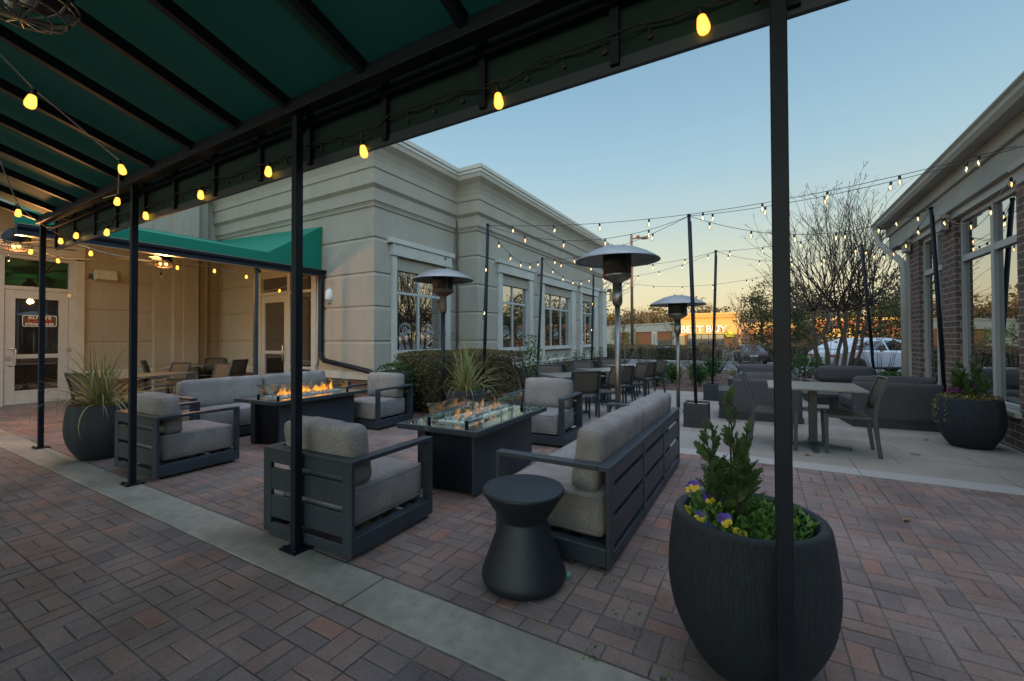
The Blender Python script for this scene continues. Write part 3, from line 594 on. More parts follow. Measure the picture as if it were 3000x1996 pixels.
for y in (2.2,3.1,4.0,4.9): aw(MB().tube([(-13.8,y,4.23),(-9.08,y,3.19)],.03,4),'rafter','frame')
dsp=MB().tube([(-8.98,6.53,2.9),(-9.0,6.53,2.75),(-9.02,6.54,1.1),(-9.0,6.53,.98),(-8.88,6.52,.9),(-7.35,6.5,.70),(-7.2,6.5,.63),(-7.12,6.5,.5),(-7.1,6.5,.1)],.055,10); aw(dsp,'downspout','black')
aw(MB().tube([(-9.15,6.55,3.1),(-9.17,6.55,.9),(-9.22,6.55,.75)],.022,8).box(-9.26,-9.19,6.5,6.6,.5,.75),'pipe','winframe')
# ---------------------------------------------------------------- right brick building
RB=thing('brick_building','brown brick building with tall windows, white gutter and eave, right edge','building',(6,10,0))
def rb(mb,n,m,parent=None,**k):
    o=mb.build(n,m,None,**k); o.parent=parent or RB
    if not parent: o.location=(-6,-10,0)
    return o
RX=2.8
w=MB()
w.box(RX,RX+.4,9.78,10.40,-.3,3.36); w.box(RX,RX+.4,11.66,12.30,-.3,3.36); w.box(RX,RX+.4,6.9,7.83,-.3,3.36); w.box(RX,RX+.4,3.0,4.8,-.3,3.36)
for a,c in ((7.83,9.78),(10.40,11.66),(4.8,6.9)): w.box(RX,RX+.4,a,c,-.3,.38)
w.box(RX+.4,16,12.0,12.3,-.3,3.36)
rb(w,'brick_wall','brickR')
t=MB()
for a,c in ((7.83,9.78),(10.40,11.66),(4.8,6.9)): t.box(RX-.06,RX+.3,a-.05,c+.05,.381,.45)
rb(t,'sill','kerbm',bevel=.008)
def rwin(y0,y1,mull,lab):
    mb=MB(); a,b=RX+.06,RX+.13
    for y in (y0,y1-.08): mb.box(a,b,y,y+.08,.452,3.355)
    mb.box(a,b,y0+.08,y1-.08,.452,.51); mb.box(a,b,y0+.08,y1-.08,3.28,3.355); mb.box(a-.01,b-.001,mull-.045,mull+.045,.51,3.28)
    mb.box(a-.005,b-.002,y0+.08,mull-.045,2.62,2.72); mb.box(a-.005,b-.002,mull+.045,y1-.08,2.62,2.72)
    f=rb(mb,'window','winframe',bevel=.005); f['label']=lab
    o=MB().box(RX+.10,RX+.115,y0+.05,y1-.05,.48,3.3).build('pane','glass',None); o.parent=f
rwin(7.84,9.77,8.65,'wide window behind the round pot'); rwin(10.41,11.65,10.84,'narrower window by the downspout corner'); rwin(4.81,6.89,5.9,'window nearest the camera, beyond the frame')
rb(MB().box(RX-.02,RX+.4,2.5,12.42,3.362,3.478),'lintel','winframe')
fr=MB().box(RX-.09,RX+.4,2.5,13.5,3.48,3.81).box(RX-.14,RX+.4,2.5,13.55,3.812,4.02)
rb(fr,'frieze','trim',bevel=.008)
for y in (12.2,10.09,7.37,5.0): rb(MB().box(RX-.12,RX-.021,y-.13,y+.13,3.22,3.40).box(RX-.16,RX-.02,y-.2,y+.2,3.402,3.476),'bracket','trim',bevel=.006)
rb(MB().box(RX-.27,RX+.4,2.5,13.6,4.022,4.06),'soffit','trim')
g=MB().prism([(RX-.26,4.00),(RX-.33,4.00),(RX-.37,4.06),(RX-.37,4.12),(RX-.40,4.15),(RX-.40,4.17),(RX-.26,4.17)],2.5,13.7,'y'); rb(g,'gutter','trim')
r=MB().add([(RX-.36,2.5,4.175),(RX-.36,13.72,4.175),(9,13.72,6.8),(9,2.5,6.8),(16,13.72,4),(16,2.5,4)],[(0,1,2,3),(3,2,4,5)]); r.add([(RX-.2,13.6,4.1),(9,13.6,6.75),(15.9,13.6,3.9)],[(0,1,2)])
rb(r,'roof','shingle',fix=False)
d=MB().tube([(RX-.31,13.45,4.0),(RX-.31,13.45,3.85),(RX-.29,13.4,3.66),(RX-.12,12.6,3.15),(RX-.08,12.42,3.02),(RX-.08,12.36,2.9),(RX-.08,12.36,0)],.062,10)
rb(d,'downspout','trim')
rb(MB().box(RX-.04,RX+.0,12.24,12.36,-.1,3.36),'corner_board','trim')
# unseen block added out of frame to keep the evening sun off the patio
SB=thing('sun_blocker','unseen long brick block added beyond the right-hand building to shade the patio','building',(24,0,0))
MB().box(-6,12,-34,28,-1,9.4).build('wall','bbbrick',SB); MB().box(-6.2,12.2,-34.2,28.2,9.4,9.7).build('parapet_coping','cap',SB)
# ---------------------------------------------------------------- canopy over the walk
SL=.302
def zc(y): return 3.02+(1.86-y)*SL
CX0,CX1,CY0=-8.1,3.2,-4.3
CN=thing('canopy','dark green canvas canopy on slim black steel posts overhead','canopy',(-2.6,1.77,0))
def cn(mb,n,m,parent=None,**k):
    o=mb.build(n,m,None,**k); o.parent=parent or CN
    if not parent: o.location=(2.6,-1.77,0)
    return o
RAF=[-8.04,-7.37,-6.69,-6.06,-5.36,-4.72,-4.0,-3.32,-2.72,-1.98,-1.26,-.55,.12,.8,1.5,2.2,2.9]
ca=MB(); nx=60; ny=14; vs=[];fs=[]
for j in range(ny+1):
    for i in range(nx+1):
        x=lerp(CX0,CX1,i/nx); y=lerp(1.895,CY0,j/ny); d=min(abs(x-r) for r in RAF); vs.append((x,y,zc(y)-.035*min(1,d/.3)**2*math.sin(PI*j/ny)))
for j in range(ny):
    for i in range(nx): fs.append((j*(nx+1)+i,j*(nx+1)+i+1,(j+1)*(nx+1)+i+1,(j+1)*(nx+1)+i))
cn(ca.add(vs,fs,True),'canvas','canvas',fix=False)
cn(MB().box(CX0,CX1,1.896,1.902,2.655,zc(1.9)),'valance','valance')
cn(MB().box(CX0,CX1,1.887,1.911,2.598,2.654),'hem_bar','frame')
for x in RAF: 
    T=Matrix.Translation((x,1.78,zc(1.78)-.05))@Matrix.Rotation(-math.atan(SL),4,'X'); cn(MB().box(-.025,.025,-6.2,.02,-.075,-.005,T),'rafter','black')
cn(MB().box(CX0,CX1,1.70,1.79,2.90,2.985),'beam','black',bevel=.006); cn(MB().box(CX0,CX1,1.84,1.865,2.875,2.905),'tie_rail','black')
for x in RAF: cn(MB().box(x-.02,x+.02,1.866,1.886,2.62,3.0).box(x-.015,x+.015,1.79,1.867,2.88,2.9),'valance_bracket','black')
for x in (-4.72,-1.98):       # laced seams of the canvas
    T=Matrix.Translation((x-.05,1.78,zc(1.78)-.05))@Matrix.Rotation(-math.atan(SL),4,'X'); cn(MB().box(-.055,.024,-5.8,-.55,-.012,-.008,T).box(-.055,.0,-.6,-.12,-.05,-.013,T),'seam_flap','canvas')
    g=MB()
    for k in range(14):
        for dx in (-.03,.005): g.lathe([(.006,0),(.013,.0),(.013,-.004),(.006,-.004)],10,(dx,-.75-k*.22-(.05 if dx>0 else 0),-.0125),T)
    cn(g,'grommets','steel')
lc=MB(); x=-8.0; prev=None
while x<1.2:
    lc.lathe([(.005,-.003),(.012,-.003),(.012,.003),(.005,.003)],8,T=Matrix.Translation((x,1.885,2.70))@Matrix.Rotation(PI/2,4,'X'))
    lc.tube([(x,1.883,2.70),(x,1.876,2.745)],.0025,4); lc.tube([(x,1.876,2.745),(x+.1,1.874,2.728),(x+.2,1.876,2.745)],.0025,4); x+=.2
cn(lc,'lacing','twig')
for x in (-8.09,-5.28,-2.69,.065):
    p=cn(MB().box(x-.026,x+.026,1.742,1.794,.004,2.9),'post','black',bevel=.003)
    o=MB().box(x-.085,x+.085,1.70,1.84,.002,.014).lathe([(0,.03),(.012,.03),(.012,.012)],6,(x-.06,1.72,0)).lathe([(0,.03),(.012,.03),(.012,.012)],6,(x+.06,1.72,0)).build('base_plate','black'); o.parent=p
# ---------------------------------------------------------------- lounge furniture
def back_panel(L,bays):
    """slatted flat-bar back: top ledge, end stiles, wide slats with narrow gaps"""
    mb=MB(); h=L/2; y0,y1=-.40,-.372
    mb.box(-h,h,-.40,-.32,.60,.63)
    mb.box(-h,-h+.085,y0,y1,.03,.60); mb.box(h-.085,h,y0,y1,.03,.60)
    mb.box(-h+.085,h-.085,y0,y1,.525,.60); mb.box(-h+.085,h-.085,y0,y1,.03,.10)
    w=(L-.17)/bays
    for i in range(1,bays): x=-h+.085+w*i; mb.box(x-.03,x+.03,y0-.004,y1,.03,.599)
    for a,b in ((.335,.487),(.140,.295)): mb.box(-h+.085,h-.085,y0+.003,y1-.003,a,b)
    return mb
def seat_thing(name,label,cat,L,bays,ncush,group,loc,rz,seed):
    t=thing(name,label,cat,loc,rz,group); h=L/2
    back_panel(L,bays).build('backrest','frame',t,bevel=.004)
    b=MB().box(-h,-h+.08,-.371,.40,.03,.142).box(h-.08,h,-.371,.40,.03,.142).box(-h+.08,h-.08,.365,.40,.03,.142)
    for y in (-.25,-.1,.05,.2,.32): b.box(-h+.08,h-.08,y,y+.06,.12,.138)
    b.build('base_frame','frame',t,bevel=.004)
    for x in (-h+.06,h-.06):
        for y in (-.33,.33): MB().lathe([(.02,0),(.02,.03)],10,(x,y,0)).build('foot','black',t)
    for s in (-1,1):
        x0,x1=(-h,-h+.08) if s<0 else (h-.08,h)
        MB().prism([(-.318,.63),(.40,.63),(.40,.143),(.37,.143),(.37,.60),(-.318,.60)],x0,x1,'x').build('arm','frame',t,bevel=.004)
    W=(L-.19)
    sc_=cushion(W,.72,.27,.028,.010,seed=seed,T=Matrix.Translation((0,.035,.285))).build('seat_cushion','fabric',t)
    pz=[(z,a,b,c,d) for z in (.175,.395) for a,b,c,d in ((-W/2+.006,-.31,W/2-.006,.39),)]
    pm=MB()
    for z,x0,y0,x1,y1 in pz: q=.03; pm.tube([(x0+q,y0,z),(x1-q,y0,z),(x1,y0+q,z),(x1,y1-q,z),(x1-q,y1,z),(x0+q,y1,z),(x0,y1-q,z),(x0,y0+q,z),(x0+q,y0,z)],.006,5,False)
    pm.build('piping','fabric',None).parent=sc_
    w=W/ncush
    for i in range(ncush):
        T=Matrix.Translation((-W/2+w*(i+.5)+R.uniform(-.01,.01),-.215+R.uniform(-.008,.008),.615))@Matrix.Rotation(math.radians(8+R.uniform(-2,2)),4,'X')@Matrix.Rotation(R.uniform(-.02,.02),4,'Z')
        cushion(w-(.012 if ncush==1 else .04),.185,.40,.04,.014,wr=.006,seed=seed+i+5,T=T).build('back_cushion','fabric',t)
    return t
G1='grey lounge armchairs round the fire tables'
seat_thing('lounge_chair','grey armchair nearest the camera, its slatted back against the second canopy post from the right','armchair',.9,1,1,G1,(-2.68,2.21,0),math.radians(2),11)
seat_thing('lounge_chair','grey armchair with slatted back toward the camera, beside the black pot of grass at left','armchair',.92,1,1,G1,(-5.64,2.30,0),math.radians(2),12)
seat_thing('lounge_chair','grey armchair facing the camera in front of the clipped hedge','armchair',.9,1,1,G1,(-5.52,5.03,0),math.radians(184),13)
seat_thing('lounge_chair','grey armchair facing the camera between glass-topped fire table and steel heater','armchair',.9,1,1,G1,(-2.64,5.42,0),math.radians(184),14)
G2='grey two-cushion sofas'
seat_thing('sofa','grey sofa with its panelled back to the brick walk, right of the nearer fire table','sofa',2.54,3,2,G2,(-1.18,3.77,0),math.radians(90),21)
seat_thing('sofa','grey sofa facing the camera side behind the farther fire table, left','sofa',2.54,3,2,G2,(-6.84,4.02,0),math.radians(-90),24)
t=thing('end_table','dark low side table at the end of the left sofa','side table',(-7.75,2.5,0))
MB().box(-.5,.42,-.05,.42,.48,.55).build('tabletop','frame',t,bevel=.004); [MB().box(a,a+.09,-.04,.41,0,.48).build('leg','frame',t,bevel=.004) for a in (.33,-.5)]
# drum stool
t=thing('drum_stool','black hourglass drum side table in front of the right sofa','side table',(-1.2,2.2,0))
MB().lathe([(0,0),(.205,0),(.228,.014),(.241,.04),(.243,.055),(.241,.07),(.224,.115),(.20,.18),(.176,.245),(.152,.31),(.137,.35),(.134,.358),(.134,.362),(.137,.369),(.165,.41),(.20,.464),(.232,.512),(.237,.524),(.236,.532),(.231,.539),(.226,.54),(0,.54)],64).build('body','drum',t)
MB().lathe([(0,0),(.02,0),(.02,.03),(.015,.036),(0,.036)],14,(.215,.15,0)).build('leveller','greendot',t)
# ---------------------------------------------------------------- fire tables
def fire_table(label,loc,rz,seed,flames,fm,fh,group='gas fire tables'):
    t=thing('fire_table',label,'fire table',loc,rz,group); W,L,H=.44,.745,.62
    MB().box(-W,W,-L,-L+.035,H-.048,H).box(-W,W,L-.035,L,H-.048,H).box(-W,-W+.035,-L+.035,L-.035,H-.048,H).box(W-.035,W,-L+.035,L-.035,H-.048,H).build('table_rim','frame',t,bevel=.004)
    MB().box(-W+.035,W-.035,-L+.035,L-.035,H-.045,H-.004).build('glass_top','ftop',t)
    [MB().box(-.29,.29,a,a+.025,.02,.57).build('end_panel','black',t,bevel=.003) for a in (-.555,.53)]
    [MB().box(a,a+.024,-.60,.60,.012,.572).build('side_panel','frame',t,bevel=.004) for a in (-.315,.291)]
    MB().box(-.31,-.22,-.60,-.556,.0,.572).box(-.28,.28,-.5,.5,.0,.02).build('base','frame',t,bevel=.003)
    MB().box(-.11,-.06,-L-.003,-L,H-.038,H-.012).build('name_plate','steel',t)
    MB().box(-.13,.13,-.50,.50,H-.003,H+.004).box(-.14,-.13,-.51,.51,H-.003,H+.012).box(.13,.14,-.51,.51,H-.003,H+.012).box(-.13,.13,-.51,-.50,H-.003,H+.012).box(-.13,.13,.50,.51,H-.003,H+.012).build('burner_pan','firew',t)
    rr=random.Random(seed); g=MB()
    for i in range(420):
        x,y=rr.uniform(-.115,.115),rr.uniform(-.48,.48); z=H+.006; s=rr.uniform(.006,.014)
        P=[Vector((x,y,z))+Vector((rr.gauss(0,s),rr.gauss(0,s),abs(rr.gauss(0,s*1.3)))) for _ in range(4)]
        g.add(P,[(0,1,2),(0,2,3),(0,3,1),(1,3,2)])
    o=g.build('fire_glass','fglass',t); o['kind']='stuff'
    gw,gl=.215,.56; z0,z1=H+.012,H+.165
    for a,b,c,d in ((-gw,gw,-gl,-gl+.006),(-gw,gw,gl-.006,gl),(-gw,-gw+.006,-gl+.007,gl-.007),(gw-.006,gw,-gl+.007,gl-.007)): MB().box(a,b,c,d,z0,z1).build('wind_guard','guard',t)
    for sx in (-1,1):
        for sy in (-1,1):
            x,y=sx*(gw-.004),sy*(gl-.004); MB().box(x-.017,x+.017,y-.017,y+.017,z1-.018,z1+.006).build('corner_clip','steel',t,bevel=.002)
            MB().lathe([(.017,0),(.017,.03),(.02,.03),(.02,.045),(.006,.045)],10,(x,y,H-.004)).build('corner_foot','black',t)
    f=MB()
    for k in range(flames):
        y=lerp(-.44,.44,(k+.5)/flames)+rr.uniform(-.02,.02); x=rr.uniform(-.03,.03); h=fh*rr.choice((.05,.07,.09,.12,.15)); w=rr.uniform(.018,.036); ph=rr.uniform(0,6); n=8; prof=[]
        vs=[];fs=[]; m=9
        for i in range(m):
            s=i/(m-1); r=w*(math.sin(PI*min(1,s*.8+.2))**.9)*(1-s**2.2)+.0005
            ox=.02*s*math.sin(ph+s*5)*h/.08; oy=.022*s*math.cos(ph*1.3+s*6)*h/.08
            for j in range(n): a=2*PI*j/n; vs.append((x+ox+r*math.cos(a)*(1+.25*math.sin(3*a+ph)),y+oy+r*1.25*math.sin(a),H+.012+s*h))
        for i in range(m-1):
            for j in range(n): fs.append((i*n+j,i*n+(j+1)%n,(i+1)*n+(j+1)%n,(i+1)*n+j))
        f.add(vs,fs,True)
    f.build('flames',fm,t,fix=False)
    return t
fire_table('lit fire table with glass wind guard, nearer one in front of the hedge',(-2.52,3.68,0),math.radians(2.5),5,15,'flamefaint',.95)
fire_table('lit fire table with brighter flames, farther one between left sofa and the second canopy post',(-5.66,3.86,0),math.radians(2),8,36,'flame',1.1)
# ---------------------------------------------------------------- dining chairs and tables
def dining_chair(label,loc,rz,sc=1,group='slim dark sling dining chairs'):
    t=thing('dining_chair',label,'chair',loc,rz,group,sc); w=.24
    for s in (-1,1):
        x=s*w
        MB().prism([(.20,0),(.232,0),(.245,.45),(.20,.45)],x-.014,x+.014,'x').build('leg','frame',t,bevel=.003)
        # rear leg sweeps up into the curved back post
        pts=[(-.26,0),(-.235,.2),(-.215,.42),(-.225,.55),(-.262,.70),(-.32,.87)]; th=[.019,.021,.024,.022,.02,.017]
        MB().prism([(a-b,z) for (a,z),b in zip(pts,th)]+[(a+b,z) for (a,z),b in reversed(list(zip(pts,th)))],x-.014,x+.014,'x').build('leg','frame',t,bevel=.003)
    MB().box(-w-.013,-w+.013,-.21,.20,.415,.445).box(w-.013,w+.013,-.21,.20,.415,.445).box(-w+.014,w-.014,.195,.225,.415,.445).box(-w+.014,w-.014,-.20,-.175,.40,.43).build('seat_frame','frame',t,bevel=.003)
    vs=[];fs=[];n=8
    for j in range(n+1):
        for i in range(n+1): u,v=i/n,j/n; vs.append((lerp(-w+.012,w-.012,u),lerp(-.18,.21,v),.448-.014*math.sin(PI*u)*math.sin(PI*v)**.6))
    for j in range(n):
        for i in range(n): fs.append((j*(n+1)+i,j*(n+1)+i+1,(j+1)*(n+1)+i+1,(j+1)*(n+1)+i))
    o=MB().add(vs,fs,True).build('seat','sling',t); md=o.modifiers.new('solid','SOLIDIFY'); md.thickness=.004
    vs=[];n=8; P=[(-.212,.50),(-.228,.58),(-.262,.70),(-.30,.81),(-.318,.865)]
    for j,(y,z) in enumerate(P):
        for i in range(n+1): u=i/n; vs.append((lerp(-w+.012,w-.012,u),y-.03*math.sin(PI*u),z))
    fs=[(j*(n+1)+i,j*(n+1)+i+1,(j+1)*(n+1)+i+1,(j+1)*(n+1)+i) for j in range(len(P)-1) for i in range(n)]
    o=MB().add(vs,fs,True).build('backrest','sling',t); md=o.modifiers.new('solid','SOLIDIFY'); md.thickness=.004
    MB().tube([(lerp(-w,w,i/8),-.32-.03*math.sin(PI*i/8),.872) for i in range(9)],.017,6).build('top_rail','frame',t)
    MB().tube([(lerp(-w,w,i/8),-.212-.03*math.sin(PI*i/8),.497) for i in range(9)],.01,6).build('lower_rail','frame',t)
    return t
CH=[]
def chair(label,x,y,face,sc=1,z=None):
    """x, y = middle of the seat; face = compass angle the sitter looks, degrees from +X"""
    rz=math.radians(face-90); loc=(x,y,gz(y) if z is None else z)
    if not CH: CH.append(dining_chair(label,loc,rz,sc)); return CH[0]
    return dup(CH[0],loc,rz,label,sc=sc)
def dining_table(label,x,y,rot,w,l,h,group='square pedestal dining tables'):
    t=thing('dining_table',label,'table',(x,y,gz(y)),math.radians(rot),group)
    MB().box(-w/2,w/2,-l/2,l/2,h-.022,h).build('tabletop','tabletop',t,bevel=.003)
    MB().box(-.045,.045,-.045,.045,.045,h-.03).box(-.2,.2,-.2,.2,h-.03,h-.0225).build('column','frame',t,bevel=.004)
    b=MB()
    for k in range(4):
        T=Matrix.Rotation(PI/2*k,4,'Z'); b.prism([(.046,.075),(.14,.05),(.40,.035),(.40,.012),(.12,.02),(.046,.02)],-.03,.03,'y',T); b.lathe([(.02,0),(.02,.015)],8,(.385,0,0),T)
    b.build('base','frame',t,bevel=.004); return t
dining_table('square pale-topped pedestal table with two chairs, right of the tall black post',.58,6.8,0,1.0,1.02,.795)
chair('sling chair facing left at the pedestal table, nearest the round pot by the brick wall',.93,6.72,178,1.06)
chair('sling chair facing right at the pedestal table, half hidden by the tall black post',.13,6.66,2,1.06)
TT=[(-3.12,7.6),(-3.1,9.5),(-3.08,11.6)]
NM=['nearest','middle','farthest']
for k,(x,y) in enumerate(TT):
    dining_table(f'square pedestal table, {NM[k]} of the three beside the planting bed',x,y,50,.92,.98,.74)
    e=(.05,-.05,0)[k]
    chair(f'sling chair with its back to the camera at the {NM[k]} of the three patio tables',x+.45,y-.54+(-.12 if k==0 else .05),130)
    chair(f'sling chair turned leftward on the right side of the {NM[k]} of the three patio tables',x+.54,y+.22,222)
    chair(f'sling chair facing the camera behind the {NM[k]} of the three patio tables',x-.5,y+.35,312)
    chair(f'sling chair on the bed side of the {NM[k]} of the three patio tables',x-.52,y-.38,42)
dining_table('long dark-topped table under the awning, nearer the left canopy post',-10.1,3.55,18,.85,1.35,.74)
dining_table('table under the awning in the far corner between stucco walls',-12.85,5.65,35,.85,.95,.74)
chair('sling chair at the left end of the long awning table, behind the grass pot',-9.38,2.72,108)
chair('sling chair behind the long awning table, back to the stucco pilaster',-11.2,4.35,-70)
chair('sling chair at the right end of the long awning table',-10.0,4.62,-80)
chair('sling chair left of the far corner table under the awning',-13.2,4.95,60)
chair('sling chair behind the far corner table against the wall',-13.25,6.15,-45)
chair('sling chair seen edge-on right of the far corner table',-12.05,6.05,200)
# ---------------------------------------------------------------- low upholstered lounge set
def lounge(label,x,y,rz,tab=0,L=1.06,seed=1,group='low dark upholstered lounge seats'):
    t=thing('lounge_sofa',label,'sofa',(x,y,gz(y)),math.radians(rz),group); h=L/2
    a=-h-(.22 if tab<0 else .02); b=h+(.22 if tab>0 else .02)
    MB().box(a,b,-.42,.55,.0,.10).box(a+.02,b-.02,-.40,.53,.10,.24).build('platform','darkwood',t,bevel=.004)
    cushion(L,.14,.60,.028,.005,seed=seed,T=Matrix.Translation((0,-.335,.42))).build('backrest','darkfab',t)
    cushion(L-.01,.78,.20,.03,.008,seed=seed+1,T=Matrix.Translation((0,.13,.345))).build('seat_cushion','darkfab',t)
    cushion(L*.94,.17,.36,.08,.03,wr=.01,seed=seed+2,T=Matrix.Translation((0,-.2,.63))@Matrix.Rotation(.16,4,'X')).build('back_cushion','darkfab',t)
    if tab: x0,x1=(a,-h-.005) if tab<0 else (h+.005,b); MB().box(x0,x1,-.42,.55,.241,.50).build('side_shelf','darkwood',t,bevel=.003)
    return t
lounge('dark lounge seat with its back to the camera, left of the tall black post',.05,8.98,4,-1,1.04,31)
lounge('dark lounge seat with its back to the camera, next to the round pot',1.82,9.28,6,1,1.12,34)
lounge('dark lounge seat facing the camera, half hidden by the tall black post',.03,12.2,184,1,1.06,37)
lounge('dark lounge seat facing the camera, in front of the bare multi-trunk tree',1.72,12.25,186,1,1.16,40)
t=thing('low_table','dark slatted low table between the facing lounge seats','table',(.9,10.7,gz(10.7)))
MB().box(-.45,.45,-.35,.35,.30,.36).build('tabletop','darkwood',t,bevel=.004); [MB().box(a,a+.08,-.3,.3,0,.30).build('leg','darkwood',t) for a in (-.4,.32)]
# ---------------------------------------------------------------- patio heaters
def heater(label,loc,top,r,pole,group='mushroom patio heaters'):
    t=thing('patio_heater',label,'heater',loc,0,group); z=top
    MB().lathe([(0,0),(.03,-.004),(.25*r,-.015),(.5*r,-.05),(.75*r,-.11),(.93*r,-.165),(r,-.195),(r,-.205),(.93*r,-.175),(.75*r,-.122),(.5*r,-.062),(.25*r,-.027),(0,-.016)],48,(0,0,z)).build('dome','alu',t)
    q=MB()
    for k in range(3): a=k*2.1; q.lathe([(0,.03),(.012,.03),(.012,0)],8,(.16*r*math.cos(a),.16*r*math.sin(a),z-.02))
    q.build('dome_nut','steel',t)
    MB().lathe([(.17,-.10),(.178,-.11),(.178,-.36),(.17,-.37)],32,(0,0,z)).build('burner_screen','mesh',t)
    MB().lathe([(.182,-.36),(.182,-.405),(.16,-.43),(.075,-.475),(.062,-.49),(0,-.49)],32,(0,0,z)).build('burner_bowl',pole[1],t)
    for i in range(3): MB().box(-.006,.006,.174,.184,-.37,-.08,Matrix.Translation((0,0,z))@Matrix.Rotation(i*2.094,4,'Z')).build('bracket','steel',t)
    MB().lathe([(.060,-.49),(.060,-.56),(.064,-.56),(.064,-.74),(.06,-.745),(.05,-.78)],20,(0,0,z)).box(-.1,-.055,-.02,.02,z-.72,z-.60).lathe([(0,0),(.022,0),(.022,.05),(0,.05)],10,T=Matrix.Translation((-.08,0,z-.575))@Matrix.Rotation(-PI/2,4,'Y')).build('control_head',pole[1],t)
    MB().lathe([(.036,.02),(.036,z-.77)],20).build('post',pole[0],t)
    MB().lathe([(0,0),(.13,0),(.13,.012),(.05,.02),(.05,.06),(.036,.06)],24).build('base_flange',pole[0],t)
    return t
heater('patio heater with shiny steel post behind the right sofa',(-1.60,5.5,0),2.60,.535,('steel','steel'))
heater('patio heater with black post in front of the hedge and the first gridded window',(-4.84,5.94,0),2.63,.535,('black','bark'))
heater('smaller-looking steel patio heater farthest away, in front of the lit store',(-1.42,9.03,gz(9.03)),2.30,.535,('steel','steel'))
# ---------------------------------------------------------------- pots and plants
def smooth(P,n=4):
    Q=[]
    for i in range(len(P)-1):
        a,b,c,d=P[max(0,i-1)],P[i],P[i+1],P[min(len(P)-1,i+2)]
        for k in range(n):
            t=k/n; Q.append(tuple(.5*((2*b[j])+(c[j]-a[j])*t+(2*a[j]-5*b[j]+4*c[j]-d[j])*t*t+(3*b[j]-a[j]-3*c[j]+d[j])*t**3) for j in (0,1)))
    return Q+[P[-1]]
PP=[(0,0),(.165,0)]+smooth([(.185,.004),(.205,.022),(.258,.105),(.305,.215),(.325,.335),(.323,.45),(.312,.55),(.304,.60),(.299,.625),(.290,.638),(.274,.641),(.258,.634),(.252,.615)])+[(.252,.54),(0,.54)]
def pot(label,x,y,sc=1,group='large round black planters'):
    t=thing('round_planter',label,'planter',(x,y,gz(y)),R.uniform(0,6),group,sc)
    o=MB().lathe(PP,72).build('bowl','pot',t); 
    MB().lathe([(0,.575),(.252,.565)],40).build('soil','soil',t)
    return t
def blades(name,label,cat,loc,n,h,spread,seed,parent=None,wide=.012,droop=1):
    rr=random.Random(seed); mb=MB()
    for i in range(n):
        a=rr.uniform(0,2*PI); L=h*rr.uniform(.6,1.25); tilt=rr.uniform(.04,.78)*spread; k=rr.uniform(.5,1.9)*droop*(tilt+.25); p=Vector((rr.gauss(0,.035),rr.gauss(0,.035),0)); w=wide*rr.uniform(.6,1.1)
        el=PI/2-tilt; m=9; st=L/m; side=Vector((-math.sin(a),math.cos(a),0)); vs=[];fs=[]
        for j in range(m+1):
            s=j/m; ww=w*(1-s**2.5)*(.6+.4*min(1,s*5)); vs+=[p-side*ww*.5,p+side*ww*.5+Vector((0,0,ww*.15))]
            p=p+Vector((math.cos(a)*math.cos(el),math.sin(a)*math.cos(el),math.sin(el)))*st; el-=k*st*(1.6*s+.25)*2.1
            if i%9==0 and j==5: el-=1.1
        for j in range(m): fs.append((2*j,2*j+1,2*j+3,2*j+2))
        mb.add(vs,fs,True)
    t=thing(name,label,cat,loc)
    mb.build('blades','blade',t,fix=False); return t
def tuft(mb,c,r,n,size,rr,h=.08,up=.8):
    for i in range(n):
        a=rr.uniform(0,2*PI); d=r*math.sqrt(rr.random()); leaf(mb,(c[0]+d*math.cos(a),c[1]+d*math.sin(a),c[2]+rr.uniform(0,h)*(1-.5*d/max(r,.01))),size*rr.uniform(.6,1.3),rr,up=up,w=.55)
